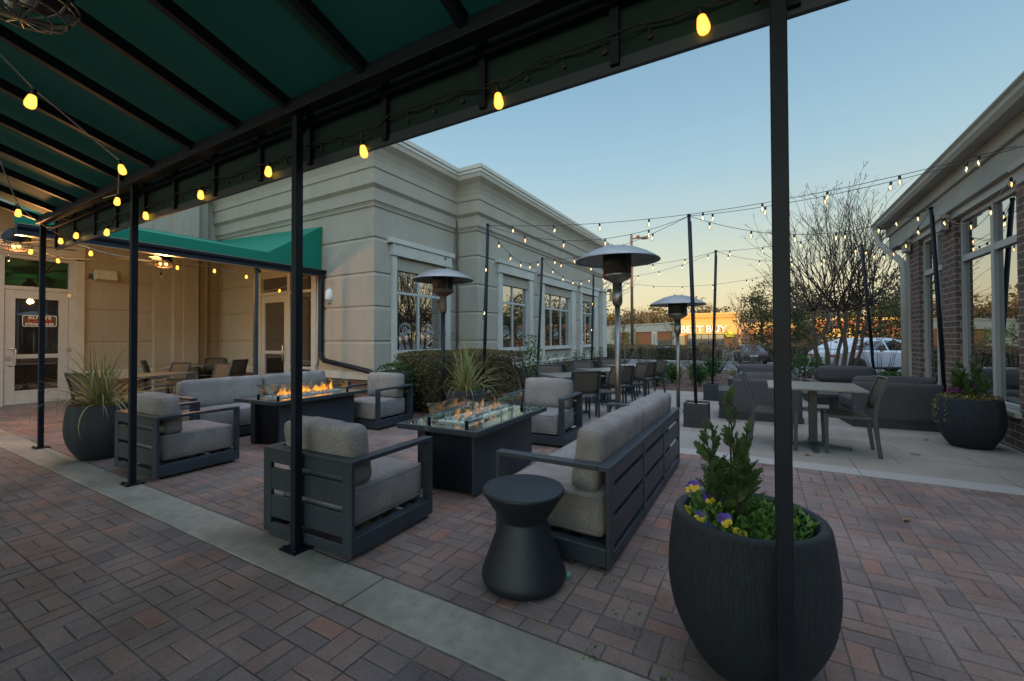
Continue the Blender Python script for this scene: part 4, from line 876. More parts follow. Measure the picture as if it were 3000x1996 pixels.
# foreground pot
P0=(-.055,2.14)
pot('big black ribbed planter in the right foreground, behind the nearest canopy post',*P0,1.0)
def thuja(label,loc,h,r,seed,n=230,top=.0):
    rr=random.Random(seed); t=thing('arborvitae',label,'shrub',loc); tr=MB(); fo=MB()
    tr.tube([(0,0,-.05),(.01,0,h*.4),(0,.01,h*.8)],[.009,.006,.002],6)
    def spray(p,d,L,nrm,depth):
        side=d.cross(nrm).normalized(); m=7 if depth==0 else 4; w=.004
        fo.add([p-side*w,p+side*w,p+d*L+side*w*.3,p+d*L-side*w*.3],[(0,1,2,3)])
        for j in range(1,m+1):
            s=j/(m+1); q=p+d*L*s
            for sg in (-1,1):
                dd=(d*.8+side*sg*.6+nrm*rr.gauss(0,.12)).normalized(); l=L*(.5 if depth==0 else .42)*(1-s*.72)*rr.uniform(.7,1.15)
                if depth==0 and l>.022: spray(q,dd,l,nrm,1)
                else:
                    s2=dd.cross(nrm).normalized()*.0042; fo.add([q-s2*.5,q+dd*l*.5-s2,q+dd*l,q+dd*l*.5+s2],[(0,1,2,3)])
    # several upright plumes of unequal height, each feathered with flat sprays
    pl=[(0,.02,1.0)]+[(rr.uniform(0,6.28),rr.uniform(.35,1.0),rr.uniform(.35,.9)) for _ in range(n//11)]
    for a,le,hh in pl:
        base=Vector((math.cos(a)*r*.25*le,math.sin(a)*r*.25*le,0)); tip=Vector((math.cos(a)*r*le,math.sin(a)*r*le,h*hh)); 
        mid=base.lerp(tip,.5)+Vector((math.cos(a)*r*.15,math.sin(a)*r*.15,0)); tr.tube([base,mid,tip],[.005,.004,.0015],4)
        k=int(7+15*hh)
        for i in range(k):
            s=lerp(.12,1,(i+rr.random()*.6)/k); q=base.lerp(mid,min(1,s*2)) if s<.5 else mid.lerp(tip,s*2-1); b=rr.uniform(0,6.28); up=1.0+s*1.1
            d=(Vector((math.cos(b),math.sin(b),up+rr.gauss(0,.25)))+Vector((math.cos(a),math.sin(a),0))*.5*le).normalized(); L=(.105*(1.15-s)+.045)*rr.uniform(.7,1.25)*(h/.66)**.5
            nrm=d.cross(Vector((rr.gauss(0,1),rr.gauss(0,1),rr.gauss(0,.5)))).normalized(); spray(q,d,L,nrm,0)
    tr.build('stem','twig',t); fo.build('foliage','thuja',t,fix=False); return t
thuja('feathery green arborvitae rising from the foreground planter, left of the post',(P0[0]-.07,P0[1]-.0,.555),.61,.115,41,74)
def pansies():
    rr=random.Random(77); t=thing('pansy_bed','leafy pansy plants with violet and yellow blooms filling the foreground planter','flowers',(P0[0],P0[1],.56)); f=MB(); st=MB()
    for i in range(1250):
        a=rr.uniform(0,2*PI); d=.24*math.sqrt(rr.random()); x,y=d*math.cos(a),d*math.sin(a)
        if x>.1 and y<.0 and rr.random()<.5: continue
        lean=Vector((x,y,0))*1.2+Vector((rr.gauss(0,.5),rr.gauss(0,.5),.55)); leaf(f,(x,y,rr.uniform(0,.075)+(.05*rr.random() if x<-.05 else 0)),rr.uniform(.022,.046),rr,w=.42,dirv=lean)
    f.build('leaves','pansyleaf',t,fix=False)
    bl=[(-.25,.02,.15,1),(-.17,-.08,.135,1),(-.285,.1,.12,0),(-.13,-.02,.11,0),(-.20,-.18,.075,1),(-.09,-.20,.09,1),(-.16,-.22,.045,0),(-.03,-.255,.055,2),(-.28,-.06,.05,2),(-.06,.1,.12,1)]
    for k,(x,y,z,kind) in enumerate(bl):
        x*=.86; y*=.86
        st.tube([(x*.85,y*.85,0),(x,y,z)],.0025,5)
        g=thing_part=MB(); ye=MB(); d=Vector((x+.0,y-.35,.25)).normalized(); T=Matrix.Translation((x,y,z))@d.to_track_quat('Z','Y').to_matrix().to_4x4()@Matrix.Rotation(rr.uniform(-.3,.3),4,'Z')
        def petal(mb,cx,cy,r,zz):
            n=10; mb.add([(cx,cy,zz+.003)]+[(cx+r*math.cos(2*PI*i/n)*(1+.08*math.sin(5*i)),cy+r*1.05*math.sin(2*PI*i/n),zz-.004*math.cos(i*2)) for i in range(n)],[(0,i+1,(i+1)%n+1) for i in range(n)],True,T)
        up='violet'
        petal(g,-.011,.014,.0165,.0); petal(g,.011,.014,.0165,.001)
        if kind==2: petal(ye,-.014,-.003,.012,.003); petal(ye,.014,-.003,.012,.004); petal(ye,0,-.014,.015,.005)
        else: petal(g if kind==0 or k%2 else ye,-.015,-.003,.0125,.003); petal(g if kind==0 else ye,.015,-.003,.0125,.004); petal(ye,0,-.014,.0145,.005)
        b=g.build('bloom','violet' if kind!=2 else 'yellow',t,fix=False); q=ye.build('lower_petals','yellow',None,fix=False); q.parent=b
    st.build('stems','pansyleaf',t)
pansies()
# pot by the brick wall
P1=(2.36,7.86); pot('black round planter with yellow and rust trailing plants, against the brick wall',*P1,1.0)
thuja('small arborvitae in the round planter by the brick wall',(P1[0]+.02,P1[1],gz(P1[1])+.56),.62,.2,43,150)
def trailing(label,loc,seed,m,n,r=.33,hang=.0,pink=False):
    rr=random.Random(seed); t=thing('trailing_plants',label,'plants',loc); f=MB(); tuft(f,(0,0,0),r,n,.045,rr,.13,.7)
    for k in range(7 if hang else 0):
        a=math.radians(rr.uniform(165,240)); x,y=.29*math.cos(a),.29*math.sin(a)
        for j in range(16): leaf(f,(x*(1+.06*min(j,3)),y*(1+.06*min(j,3)),.05-j*hang/16*rr.uniform(.8,1.1)),.03,rr,up=-.3)
    f.build('leaves',m,t,fix=False)
    if pink: 
        g=MB(); tuft(g,(-.17,-.1,.12),.07,60,.035,rr,.07,.8); g.build('bloom','pink',t,fix=False)
    return t
trailing('yellow and rust creeping plants with a purple ornamental cabbage around the small arborvitae',(P1[0],P1[1],gz(P1[1])+.59),51,'groundleaf',760,.29,.36,True)
# pot of grass at the left
P2=(-6.84,2.0); pot('black round planter with arching pale grass, left, by the far canopy post',*P2,1.0)
blades('ornamental_grass','spiky arching pale green grass in the planter at the far left','grass plant',(P2[0],P2[1],.56),165,.86,1.45,61,None,.02,.8)
trailing('low mixed green and rust filler plants around the grass in the left planter',(P2[0],P2[1],.57),52,'groundleaf',380,.25,0)
# pot behind the fire table
P3=(-3.98,5.45); pot('black round planter with tall spiky grass, partly hidden behind the nearer fire table',*P3,.95)
blades('ornamental_grass','tall spiky grass in the planter behind the nearer fire table','grass plant',(P3[0],P3[1],.5),150,.9,1.35,63,None,.018,.8)
trailing('low pansies and green filler at the foot of the spiky grass behind the fire table',(P3[0],P3[1],.51),53,'pansyleaf',300,.24,0)
# ---------------------------------------------------------------- hedges and shrubs
def hedge(name,label,cat,x0,x1,y0,y1,h,n,size,m='hedge',seed=1,round_=.12,group=None,stems=True,taper=0):
    rr=random.Random(seed); cx,cy=(x0+x1)/2,(y0+y1)/2; z0=gz(cy); t=thing(name,label,cat,(cx,cy,z0),0,group); f=MB(); hx,hy=(x1-x0)/2,(y1-y0)/2
    ph=[rr.uniform(0,6) for _ in range(4)]
    for i in range(n):
        u=rr.random()
        x,y=rr.uniform(-hx,hx),rr.uniform(-hy,hy); z=rr.uniform(.05,h)
        if u<.88:
            w=[2*hx*2*hy,2*hx*h*2,2*hy*h*2]; q=rr.uniform(0,sum(w))
            if q<w[0]: z=h
            elif q<w[0]+w[1]: y=rr.choice((-hy,hy))
            else: x=rr.choice((-hx,hx))
        bump=1+.07*math.sin(x*5+ph[0])*math.sin(y*4+ph[1]+z*3)+rr.gauss(0,.02)
        # round off the top edges
        e=max(0,(z-h*.75)/(h*.25)); k=bump*(1-round_*e*e)
        zz=z*(1+.018*math.sin(x*3+ph[2])+.015*math.sin(y*4.3+ph[3]))
        if taper: zz*=1-taper*max(0,(hx-(x+hx)/1.0)/(2*hx)) if False else 1
        d=Vector((x/hx if abs(abs(x)-hx)<.02 else 0,y/hy if abs(abs(y)-hy)<.02 else 0,.8 if z>h*.9 else .25))+Vector((rr.gauss(0,.7),rr.gauss(0,.7),rr.gauss(0,.5)))
        leaf(f,(x*k+rr.gauss(0,.015),y*k+rr.gauss(0,.015),zz),size*rr.uniform(.6,1.35),rr,w=.6,dirv=d)
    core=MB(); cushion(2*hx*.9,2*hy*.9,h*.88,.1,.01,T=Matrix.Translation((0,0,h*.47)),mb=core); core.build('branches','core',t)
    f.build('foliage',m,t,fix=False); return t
hedge('clipped_hedge','boxy clipped boxwood hedge turning bronze, below the first gridded window','hedge',-6.35,-4.62,6.25,8.35,1.12,24000,.045,seed=3,round_=.04)
hedge('boxwood_shrub','low green boxwood at the near left end of the clipped hedge','shrub',-6.6,-5.75,5.95,6.5,.86,2600,.045,'greenleaf',seed=4,round_=.3)
def shrub(name,label,x,y,h,r,n,size,m,seed,group=None,z=None,core=True,cat='shrub',shape=1.0):
    rr=random.Random(seed); t=thing(name,label,cat,(x,y,gz(y) if z is None else z),0,group); f=MB(); st=MB()
    for k in range(7): a=rr.uniform(0,6.28); st.tube([(0,0,-.02),(.4*r*math.cos(a),.4*r*math.sin(a),h*.45),(.8*r*math.cos(a),.8*r*math.sin(a),h*.85)],[.012*h+.003,.008*h+.002,.003],5)
    cl=[(rr.gauss(0,.45)*r,rr.gauss(0,.45)*r,h*rr.uniform(.25,.95)) for _ in range(26)]
    for i in range(n):
        c=rr.choice(cl); q=.30
        p=[c[0]+rr.gauss(0,q*r),c[1]+rr.gauss(0,q*r),min(h*1.05,max(.04,c[2]+rr.gauss(0,.13*h)))]
        k=1-max(0,p[2]/h-.45)*shape*.8; p[0]*=k; p[1]*=k
        leaf(f,p,size*rr.uniform(.6,1.3),rr,w=.6,up=.4)
    st.build('stems','twig',t); f.build('foliage',m,t,fix=False); return t
for k,(x,y,h) in enumerate([(-5.9,11.8,.72),(-5.9,12.5,.78),(-5.9,13.25,.86),(-5.9,14.0,.88),(-5.9,14.9,.95),(-5.9,15.8,.9),(-5.9,16.7,.95),(-5.9,17.6,1.0)]):
    shrub('young_shrub',f"young upright shrub in the row under the long stucco wall, {['nearest','second','third','fourth','fifth','sixth','seventh','farthest'][k]} from the camera",x,y,h*1.05,.17,420,.055,'paleleaf',70+k,'young shrubs along the stucco wall',shape=.7)
shrub('leggy_shrub','tall leggy dark-leaved shrub behind the right end of the clipped hedge',-4.55,8.75,1.42,.36,620,.062,'greenleaf',90,shape=1.3)
for k,(x,y,h,r,l) in enumerate([(-2.85,14.1,.5,.28,'glossy green shrub behind the farthest dining chairs, left of the steel heater post'),(-2.6,15.3,.6,.3,'glossy green shrub right beside the steel heater post, behind its neighbour'),(-1.70,14.9,.58,.3,'glossy green shrub between the two planter light poles'),(-1.52,17.0,.7,.34,'taller glossy shrub behind the boxed planter with the farther light pole'),(1.3,17.5,.85,.6,'glossy green shrub left of the bare multi-trunk tree'),(3.3,16.2,.45,.4,'low green shrub behind the lounge seats near the brick corner'),(-4.4,15.6,.5,.3,'green shrub behind the corner of the farthest patio table')]):
    shrub('glossy_shrub',l,x,y,h,r,900,.085,'greenleaf',100+k,'glossy shrubs in the planting bed',shape=.5)
for k,(x,y,l) in enumerate([(-3.3,17.2,'tan clump of dry grass behind the steel heater post'),(-2.3,17.6,'tan clump of dry grass right of the steel heater post'),(-4.2,18.4,'tan clump of dry grass beyond the farthest patio table'),(-.9,17.9,'tan clump of dry grass behind the farther light pole'),(-3.0,19.4,'tan clump of dry grass near the road edge')]):
    t=blades('dry_grass',l,'grass plant',(x,y,gz(y)),130,.55,1.2,130+k,wide=.012); t['group']='dry grass clumps in the bed'
    t.children[0].data.materials[0]=M['blade']
def hydrangea(label,x,y,h,r,heads,seed):
    rr=random.Random(seed); t=thing('dried_hydrangea',label,'shrub',(x,y,gz(y)),0,'dried hydrangeas beyond the patio'); st=MB()
    for k in range(heads):
        a=rr.uniform(0,6.28); d=r*math.sqrt(rr.random()); hh=h*rr.uniform(.72,1.05); p=Vector((d*math.cos(a),d*math.sin(a),hh)); b=Vector((p.x*.25,p.y*.25,0))
        st.tube([b,b.lerp(p,.5)+Vector((p.x*.12,p.y*.12,.03)),p],[.008,.006,.004],4); c=.07*rr.uniform(.8,1.25); f=MB()
        for i in range(34):
            v=Vector((rr.gauss(0,1),rr.gauss(0,1),rr.gauss(0,1))).normalized()*c; leaf(f,p+v*.8,.05,rr,w=.9,dirv=v+Vector((rr.gauss(0,.04),rr.gauss(0,.04),0)))
        f.build('flower_head','dryleaf',t,fix=False)
    for k in range(int(heads*1.2)): a=rr.uniform(0,6.28); st.tube([(.1*math.cos(a),.1*math.sin(a),0),(r*math.cos(a),r*math.sin(a),h*rr.uniform(.4,.9))],[.007,.003],4)
    st.build('stems','twigp',t)
for k,a in enumerate([('dried hydrangea left of the lamp pole base',-7.6,27.5,1.25,.9,24),('dried hydrangea by the lamp pole base',-5.9,25.5,1.15,.8,20),('dried hydrangea left of the farther light pole',-2.6,20.8,1.3,.8,30),('dried hydrangea between the two light poles',-1.7,21.0,1.3,.7,26),('dried hydrangea in front of the dark sedan',-.55,20.8,1.3,.8,30),('dried hydrangea left of the bare multi-trunk tree in front of the white car tail',2.0,18.9,1.5,.55,12),('dried hydrangea right of the bare multi-trunk tree in front of the white car door',3.4,18.4,1.45,.6,12),('dried hydrangea behind the tall black post',.9,21.4,1.3,.7,20)]): hydrangea(*a,seed=150+k)
# far hedges across the road
H='hedges across the road'
hedge('clipped_hedge','bronze clipped hedge block across the road, beside the stucco corner','hedge',-14.2,-12.2,28.0,30.2,1.25,2600,.11,seed=12,group=H)
hedge('boxwood_shrub','dark boxwood at the far end of the stucco wall','shrub',-9.2,-7.7,21.2,22.6,1.45,1800,.09,'greenleaf',seed=13)
hedge('clipped_hedge','long clipped hedge across the road, left of the dark sedan','hedge',-19,-2.1,41.0,43.0,1.28,9000,.14,seed=14,group=H)
hedge('clipped_hedge','short clipped hedge across the road, right of the dark sedan','hedge',.2,4.0,41.6,44.0,1.4,3000,.14,'everg',seed=15,group=H)
# ---------------------------------------------------------------- light poles and string lights
def pole(label,b,top,box=None,r=.026):
    t=thing('light_pole',label,'pole',b,0,'black poles carrying the string lights'); d=Vector(top)-Vector(b)
    MB().tube([(0,0,.02),d],r,10).build('pole','black',t)
    MB().lathe([(0,0),(r+.004,0),(r+.004,.03),(0,.03)],10,tuple(d)).build('cap','black',t)
    MB().tube([d*.3+Vector((.035,0,0)),d*.6+Vector((.03,.01,0)),d*.97+Vector((.03,0,0))],.006,5).build('cable','wire',t)
    return t
PT={}
def addpole(k,label,b,top,box=False): PT[k]=top; pole(label,(b[0],b[1],gz(b[1]) if not box else gz(b[1])+.3),top)
addpole(1,'black light pole rising behind the clipped hedge, nearest the stucco corner',(-4.45,6.6),(-4.36,6.65,3.50))
addpole(2,'black light pole in front of the second gridded window',(-4.97,9.83),(-4.83,9.91,3.45))
addpole(3,'black light pole near the far end of the stucco wall',(-4.78,13.4),(-4.70,13.45,3.44))
addpole(4,'leaning black light pole standing in the nearer square planter',(-.91,7.5),(-.985,7.46,3.38),True)
addpole(5,'black light pole standing in the farther square planter',(-1.0,11.25),(-.90,11.28,3.46),True)
addpole(6,'leaning black light pole behind the lounge seats near the brick corner',(2.30,12.75),(2.05,12.62,3.52))
addpole(7,'leaning black light pole against the brick wall between the windows',(2.62,9.62),(2.44,9.5,3.5))
def sqpot(label,x,y):
    t=thing('square_planter',label,'planter',(x,y,gz(y)),0,'square black planters'); w=.18; h=.385
    MB().box(-w,w,-w,-w+.025,0,h).box(-w,w,w-.025,w,0,h).box(-w,-w+.025,-w+.025,w-.025,0,h).box(w-.025,w,-w+.025,w-.025,0,h).build('box','potflat',t,bevel=.003)
    MB().box(-w+.02,w-.02,-w+.02,w-.02,.02,h-.03).build('fill','straw',t)
sqpot('square black planter nearest the camera, holding a light pole',-.90,7.52); sqpot('square black planter farther off, beside the dark lounge set',-1.0,11.25)
BM={}
def bulbmeshes():
    s=MB().lathe([(0,.0),(.012,0),(.017,-.008),(.017,-.045),(.014,-.05),(0,-.05)],10).build('socket','wire'); b=MB().lathe([(.013,-.05),(.016,-.065),(.026,-.09),(.030,-.112),(.025,-.134),(.012,-.147),(0,-.149)],12).build('bulb','bulbglass')
    f=MB().tube([(.004,0,-.07),(.009,0,-.10),(-.009,0,-.10),(-.004,0,-.122)],.0035,5).build('filament','fil')
    a=MB().lathe([(.017,-.048),(.024,-.056),(.03,-.08),(.035,-.108),(.035,-.125),(.03,-.142),(.019,-.153),(0,-.157)],16).build('bulb','amber')
    for k,o in (('s',s),('b',b),('f',f),('a',a)): BM[k]=o.data; bpy.data.objects.remove(o)
bulbmeshes()
def inst(k,name,parent,loc=None,rot=None):
    o=bpy.data.objects.new(name,BM[k]); COL.objects.link(o); o.parent=parent
    if loc is not None: o.location=loc
    if rot: o.rotation_euler=rot
    return o
def string(label,pts,sag,sp=.75,amber=False,start=.4,bulbs=None,cable='wire',group='strings of outdoor bulbs',sc=.92):
    """hanging cable through the anchors, a lamp every sp metres (or at the listed points)"""
    t=thing('string_light',label,'string lights',pts[0],0,group); o=Vector(pts[0]); P=[]
    for a,b in zip(pts,pts[1:]):
        a,b=Vector(a),Vector(b); n=14
        for i in range(n+(b==Vector(pts[-1]))): s=i/n; q=a.lerp(b,s); q.z-=sag*4*s*(1-s); P.append(q)
    MB().tube([p-o for p in P],.0045,5).build('cable',cable,t)
    acc=0; nxt=start; L=[]
    if bulbs is None:
        for a,b in zip(P,P[1:]):
            l=(b-a).length
            while acc+l>=nxt and l>0: L.append(a.lerp(b,(nxt-acc)/l)); nxt+=sp
            acc+=l
    else: L=[Vector(b) for b in bulbs]
    for q in L:
        s=inst('s','socket',t,q-o,(R.gauss(0,.08),R.gauss(0,.08),R.uniform(0,3))); s.scale=(sc,sc,sc)
        if amber: s.scale=(.72,.72,.72); inst('a','bulb',s)
        else: inst('b','bulb',s); inst('f','filament',s)
    return t
p=PT
string('clear bulbs from the stucco-corner pole, sweeping past the tall post to the brick building eave',[p[1],(2.74,7.55,3.72)],.30,.79,start=.5)
string('clear bulbs from the stucco-corner pole to the nearer planter pole',[p[1],p[4]],.34,.72,start=.75)
string('clear bulbs drooping from the stucco-corner pole to the second wall pole',[p[1],p[2]],.36,.62,start=.55)
string('clear bulbs drooping from the second wall pole to the farthest wall pole',[p[2],p[3]],.34,.66,start=.6)
string('clear bulbs from the second wall pole to the nearer planter pole',[p[2],p[4]],.22,.8,start=.6)
string('clear bulbs from the second wall pole to the farther planter pole',[p[2],p[5]],.28,.75,start=.5)
string('clear bulbs from the farthest wall pole to the farther planter pole',[p[3],p[5]],.25,.75,start=.45)
string('clear bulbs slung low from the farthest wall pole toward the brick corner pole',[p[3],p[6]],.62,.82,start=.4)
string('clear bulbs from the nearer planter pole across the bare tree to the brick building eave',[p[4],(2.74,7.4,3.66)],.12,.72,start=.35)
string('clear bulbs from the nearer planter pole down behind the tall post',[p[4],p[7]],.36,.7,start=.35)
string('clear bulbs from the farther planter pole to the leaning brick corner pole',[p[5],p[6]],.30,.72,start=.3)
string('clear bulbs from the farther planter pole to the leaning wall pole',[p[5],p[7]],.14,.75,start=.35)
string('clear bulbs drooping between the two leaning poles at the brick wall',[p[6],p[7]],.42,.5,start=.3)
string('clear bulbs on white cable along the tall brick building windows',[p[7],(2.72,9.3,3.17),(2.72,8.6,3.15),(2.72,7.9,3.30),(2.72,7.45,3.6)],.04,.62,start=.25,cable='wirew')
string('two clear bulbs clipped down the stucco-corner pole',[(-4.33,6.62,3.5),(-4.37,6.58,2.6),(-4.41,6.57,1.75)],0,.8,start=.75)
string('two clear bulbs clipped down the farthest wall pole',[(-4.67,13.4,3.4),(-4.72,13.36,2.6),(-4.76,13.36,1.5)],0,.85,start=.8)
vb=[(-.2,1.86,2.73),(-1.16,1.86,2.70),(-2.17,1.86,2.66),(-3.18,1.86,2.73),(-4.2,1.86,2.73),(-5.3,1.86,2.71),(-6.24,1.86,2.66),(-7.2,1.86,2.74)]
cab=[(.7,1.86,2.76)]
for b in vb: cab+= [(b[0]+.25,1.86,2.76),b,(b[0]-.25,1.86,2.755)]
string('amber bulbs along the inside of the green canopy valance',cab,.01,1,True,bulbs=vb,cable='wire',group='strings of amber bulbs')
ib=[(-3.42,.71,2.77),(-4.22,1.32,2.77),(-5.33,1.66,2.80)]
string('amber bulbs crossing under the canopy from upper left to the beam',[(-2.3,-.3,3.1)]+ib+[(-6.0,1.75,2.9)],.0,1,True,bulbs=ib,cable='wirew',group='strings of amber bulbs')
ib=[(-6.5,1.25,2.76),(-7.75,1.85,2.74),(-8.55,2.36,2.75),(-8.85,2.95,2.74)]
string('amber bulbs from the canopy to the green awning gutter, far left',[(-5.4,.9,3.0)]+ib+[(-9.1,3.4,2.8)],.02,1,True,bulbs=ib,cable='wirew',group='strings of amber bulbs')
ib=[(-9.2,1.9,2.76),(-9.0,1.3,2.78),(-9.6,2.1,2.78),(-10.2,2.4,2.8)]
string('amber bulbs bunched around the left ceiling fan',[(-8.9,.9,2.95)]+ib+[(-11,3.1,2.95)],.02,1,True,bulbs=ib,cable='wirew',group='strings of amber bulbs')
ib=[(-9.15,4.3,2.80),(-9.15,4.9,2.76),(-10.6,5.9,2.55),(-10.1,6.2,2.65),(-9.3,3.75,2.8)]
string('amber bulbs under the awning near the glazed corner door',[(-9.15,3.6,2.85),(-9.15,4.3,2.80),(-9.15,4.9,2.76),(-10.6,5.9,2.55),(-10.1,6.2,2.65),(-9.3,6.4,2.9)],.02,1,True,bulbs=ib,cable='wirew',group='strings of amber bulbs')
# ---------------------------------------------------------------- ceiling fans with caged lamps
def fan(label,x,y,z,lit,top,rot):
    t=thing('ceiling_fan' if lit else 'caged_pendant',label,'fan' if lit else 'lamp',(x,y,z),rot,'ceiling fans' if lit else None)
    MB().lathe([(.018,.30),(.018,top-z)],12).lathe([(0,top-z),(.07,top-z),(.06,top-z-.05),(.02,top-z-.07)],20).build('downrod','black',t)
    MB().lathe([(0,.05),(.11,.05),(.14,.07),(.15,.11),(.15,.18),(.12,.23),(.07,.29),(0,.30)],28).build('motor','black',t)
    for k in range(5 if lit else 0):
        T=Matrix.Rotation(2*PI*k/5,4,'Z')@Matrix.Rotation(.2,4,'X'); b=MB().prism([(.22,-.055),(.62,-.075),(.66,-.05),(.66,.05),(.62,.07),(.22,.05)],.068,.076,'z',T).box(.12,.24,-.02,.02,.06,.07,T); b.build('blade','darkwood',t)
    c=MB()
    for r,zz in ((.155,.03),(.13,-.01),(.09,-.03),(.165,.05)): c.tube([(r*math.cos(2*PI*i/24),r*math.sin(2*PI*i/24),zz) for i in range(25)],.005,5,False)
    for k in range(6): a=PI*k/6; c.tube([(r*math.cos(a),r*math.sin(a),zz) for r,zz in ((.165,.05),(.155,.03),(.13,-.01),(.09,-.03),(0,-.045),(-.09,-.03),(-.13,-.01),(-.155,.03),(-.165,.05))],.005,5)
    c.build('lamp_cage','steel' if not lit else 'twig',t)
    for k in range(2): MB().lathe([(0,.05),(.015,.048),(.024,.03),(.02,.005),(0,-.01)],12,(.05-.1*k,0,0)).build('lamp','filw' if lit else 'white',t)
    MB().tube([(.02,-.1,.06),(.02,-.1,-.14)],.003,5).lathe([(0,-.14),(.014,-.15),(.016,-.2),(.013,-.215),(0,-.218)],10,(.02,-.1,0)).build('pull_chain','black',t)
    if lit:
        l=bpy.data.lights.new('fan_lamp_light','POINT'); l.energy=85; l.color=(1,.48,.15); l.shadow_soft_size=.06; o=bpy.data.objects.new('fan_lamp_light',l); COL.objects.link(o); o.parent=t; o.location=(0,0,-.30)
fan('lit ceiling fan with caged lamps at the far left, before the plaque door',-9.78,1.86,2.80,True,3.9,.3)
fan('lit ceiling fan with caged lamps under the green awning',-9.74,3.70,2.80,True,3.16,.7)
fan('unlit caged pendant lamp with pull chain, cut off at the top left corner',-2.49,.474,2.70,False,3.40,.2)
# ---------------------------------------------------------------- vehicles
def car(label,loc,rz,m,L=4.5,W=1.8,H=1.46,hatch=True,group=None,name='parked_car'):
    t=thing(name,label,'car',loc,rz,group); w=W/2; h=L/2
    # length along X (front at +X); side profile of the lower body
    low=[(-h,.42),(-h+.02,.72),(-h+.10,.93 if hatch else .98),(-h+.5,1.0),(-.2,.98),(h-1.15,.92),(h-.35,.76),(h-.05,.6),(h,.4),(h-.06,.24),(-h+.08,.24)]
    n=len(low); vs=[];fs=[]
    for k,(y,s) in enumerate([(-w+.03,.0),(-w,.4),(-w,.6),(w,.6),(w,.4),(w-.03,0)]):
        for x,z in low:
            e=.06 if k in (0,5) else 0
            vs.append((x*(1-e*.3),y+(e*0),z-(.05*e if z>.6 else 0)))
    B=MB(); B.prism(low,-w,w,'y'); o=B.build('body',m,t,bevel=.09,seg=4)
    for p in o.data.polygons: p.use_smooth=True
    belt=.95; top=H
    if hatch: cab=[(-h+.12,belt-.04),(-h+.55,1.2),(-h+1.15,top-.05),(-.35,top),(.35,top-.06),(.95,1.2),(1.42,belt-.06)]
    else: cab=[(-h+.55,belt),(-h+1.05,1.22),(-h+1.5,top-.04),(-.3,top),(.2,top-.04),(.75,1.2),(1.15,belt-.03)]
    cab0=cab; cab=smooth(cab,5); vs=[];fs=[]; k=len(cab); inn=lambda z: w-.06-(z-belt)*.42
    for s in (-1,1):
        for x,z in cab: vs.append((x,s*inn(z),z))
    C=MB(); C.add(vs,[tuple(range(k)),tuple(reversed(range(k,2*k)))]+[(i,i+k,(i+1)%k+k,(i+1)%k) for i in range(k)]); o=C.build('cabin',m,t,bevel=.04,seg=3)
    for p in o.data.polygons: p.use_smooth=True
    def pane(poly,name):
        for s in (-1,1): MB().add([(x,s*(inn(z)+.012),z) for x,z in poly],[tuple(range(len(poly)))]).build(name,'cglass',t,fix=False)
    xr=-h+.75 if hatch else -h+1.15
    pane([(xr,1.02),(xr+.42,1.30),(-.28,top-.10),(-.20,1.0)],'side_window'); pane([(-.13,1.0),(-.20,top-.10),(.3,top-.14),(1.12,1.0)],'side_window')
    def cross(a,b,name,e=.1,off=.014):
        (x0,z0),(x1,z1)=a,b; d=Vector((x1-x0,z1-z0)).normalized(); nx,nz=(d.y*off,-d.x*off)
        if nz<0: nx,nz=-nx,-nz
        MB().add([(x0+nx,-(inn(z0)-e),z0+nz),(x0+nx,inn(z0)-e,z0+nz),(x1+nx,inn(z1)-e,z1+nz),(x1+nx,-(inn(z1)-e),z1+nz)],[(0,1,2,3)]).build(name,'cglass',t,fix=False)
    cab=cab0
    cross((lerp(cab[4][0],cab[5][0],.08),lerp(cab[4][1],cab[5][1],.08)),(lerp(cab[5][0],cab[6][0],.85),lerp(cab[5][1],cab[6][1],.85)),'windscreen'); cross((lerp(cab[0][0],cab[1][0],.35),lerp(cab[0][1],cab[1][1],.35)),(lerp(cab[1][0],cab[2][0],.9),lerp(cab[1][1],cab[2][1],.9)),'rear_window')
    for sx in (-h+.82,h-.86):
        for s in (-1,1):
            T=Matrix.Translation((sx,s*(w-.1),.33))@Matrix.Rotation(PI/2,4,'X'); q=MB().lathe([(.2,-.11),(.31,-.11),(.33,-.07),(.33,.07),(.31,.11),(.2,.11),(.2,-.11)],24,T=T).build('wheel','tyre',t)
            r=MB().lathe([(0,.1),(.05,.112),(.08,.09),(.2,.1),(.2,-.1),(0,-.1)],20,T=T)
            r.build('rim','rim',None).parent=q
            MB().lathe([(0,.002),(.36,.002),(.36,-.002),(0,-.002)],24,T=Matrix.Translation((sx,s*(w+.004),.35))@Matrix.Rotation(PI/2,4,'X')).build('wheel_arch','tyre',t)
    for s in (-1,1):
        MB().box(-h-.008,-h+.22,s*(w-.34)-.2*0-.22,s*(w-.34)+.22,.74,.81).build('tail_lamp','redlamp',t,bevel=.02)
        cushion(.14,.2,.13,.05,.0,T=Matrix.Translation((.98,s*(w+.06),1.02))).build('mirror',m,t)
        MB().box(-.7,-.5,s*w-.01,s*w+.012,.80,.83).box(.35,.55,s*w-.01,s*w+.012,.80,.83).build('door_handle',m,t)
        MB().box(-h+.95,h-1.2,s*w-.02,s*w+.004,.25,.33).build('sill_trim','tyre',t)
    MB().box(-h-.012,-h+.02,-.26,.26,.56,.68).build('number_plate','white',t); MB().box(-h-.006,-h+.03,-w+.2,w-.2,.26,.42).build('bumper','tyre',t,bevel=.02)
    return t
car('white hatchback seen side-on behind the bare multi-trunk tree, cut off by the brick corner',(4.15,23.2,gz(23.2)+.0),math.radians(30),'cwhite',4.55,1.82,1.50)
car('dark sedan seen from behind, driving off between the far hedges',(-.75,38.9,gz(38.9)-.02),math.radians(98),'cblack',4.7,1.84,1.44,False)
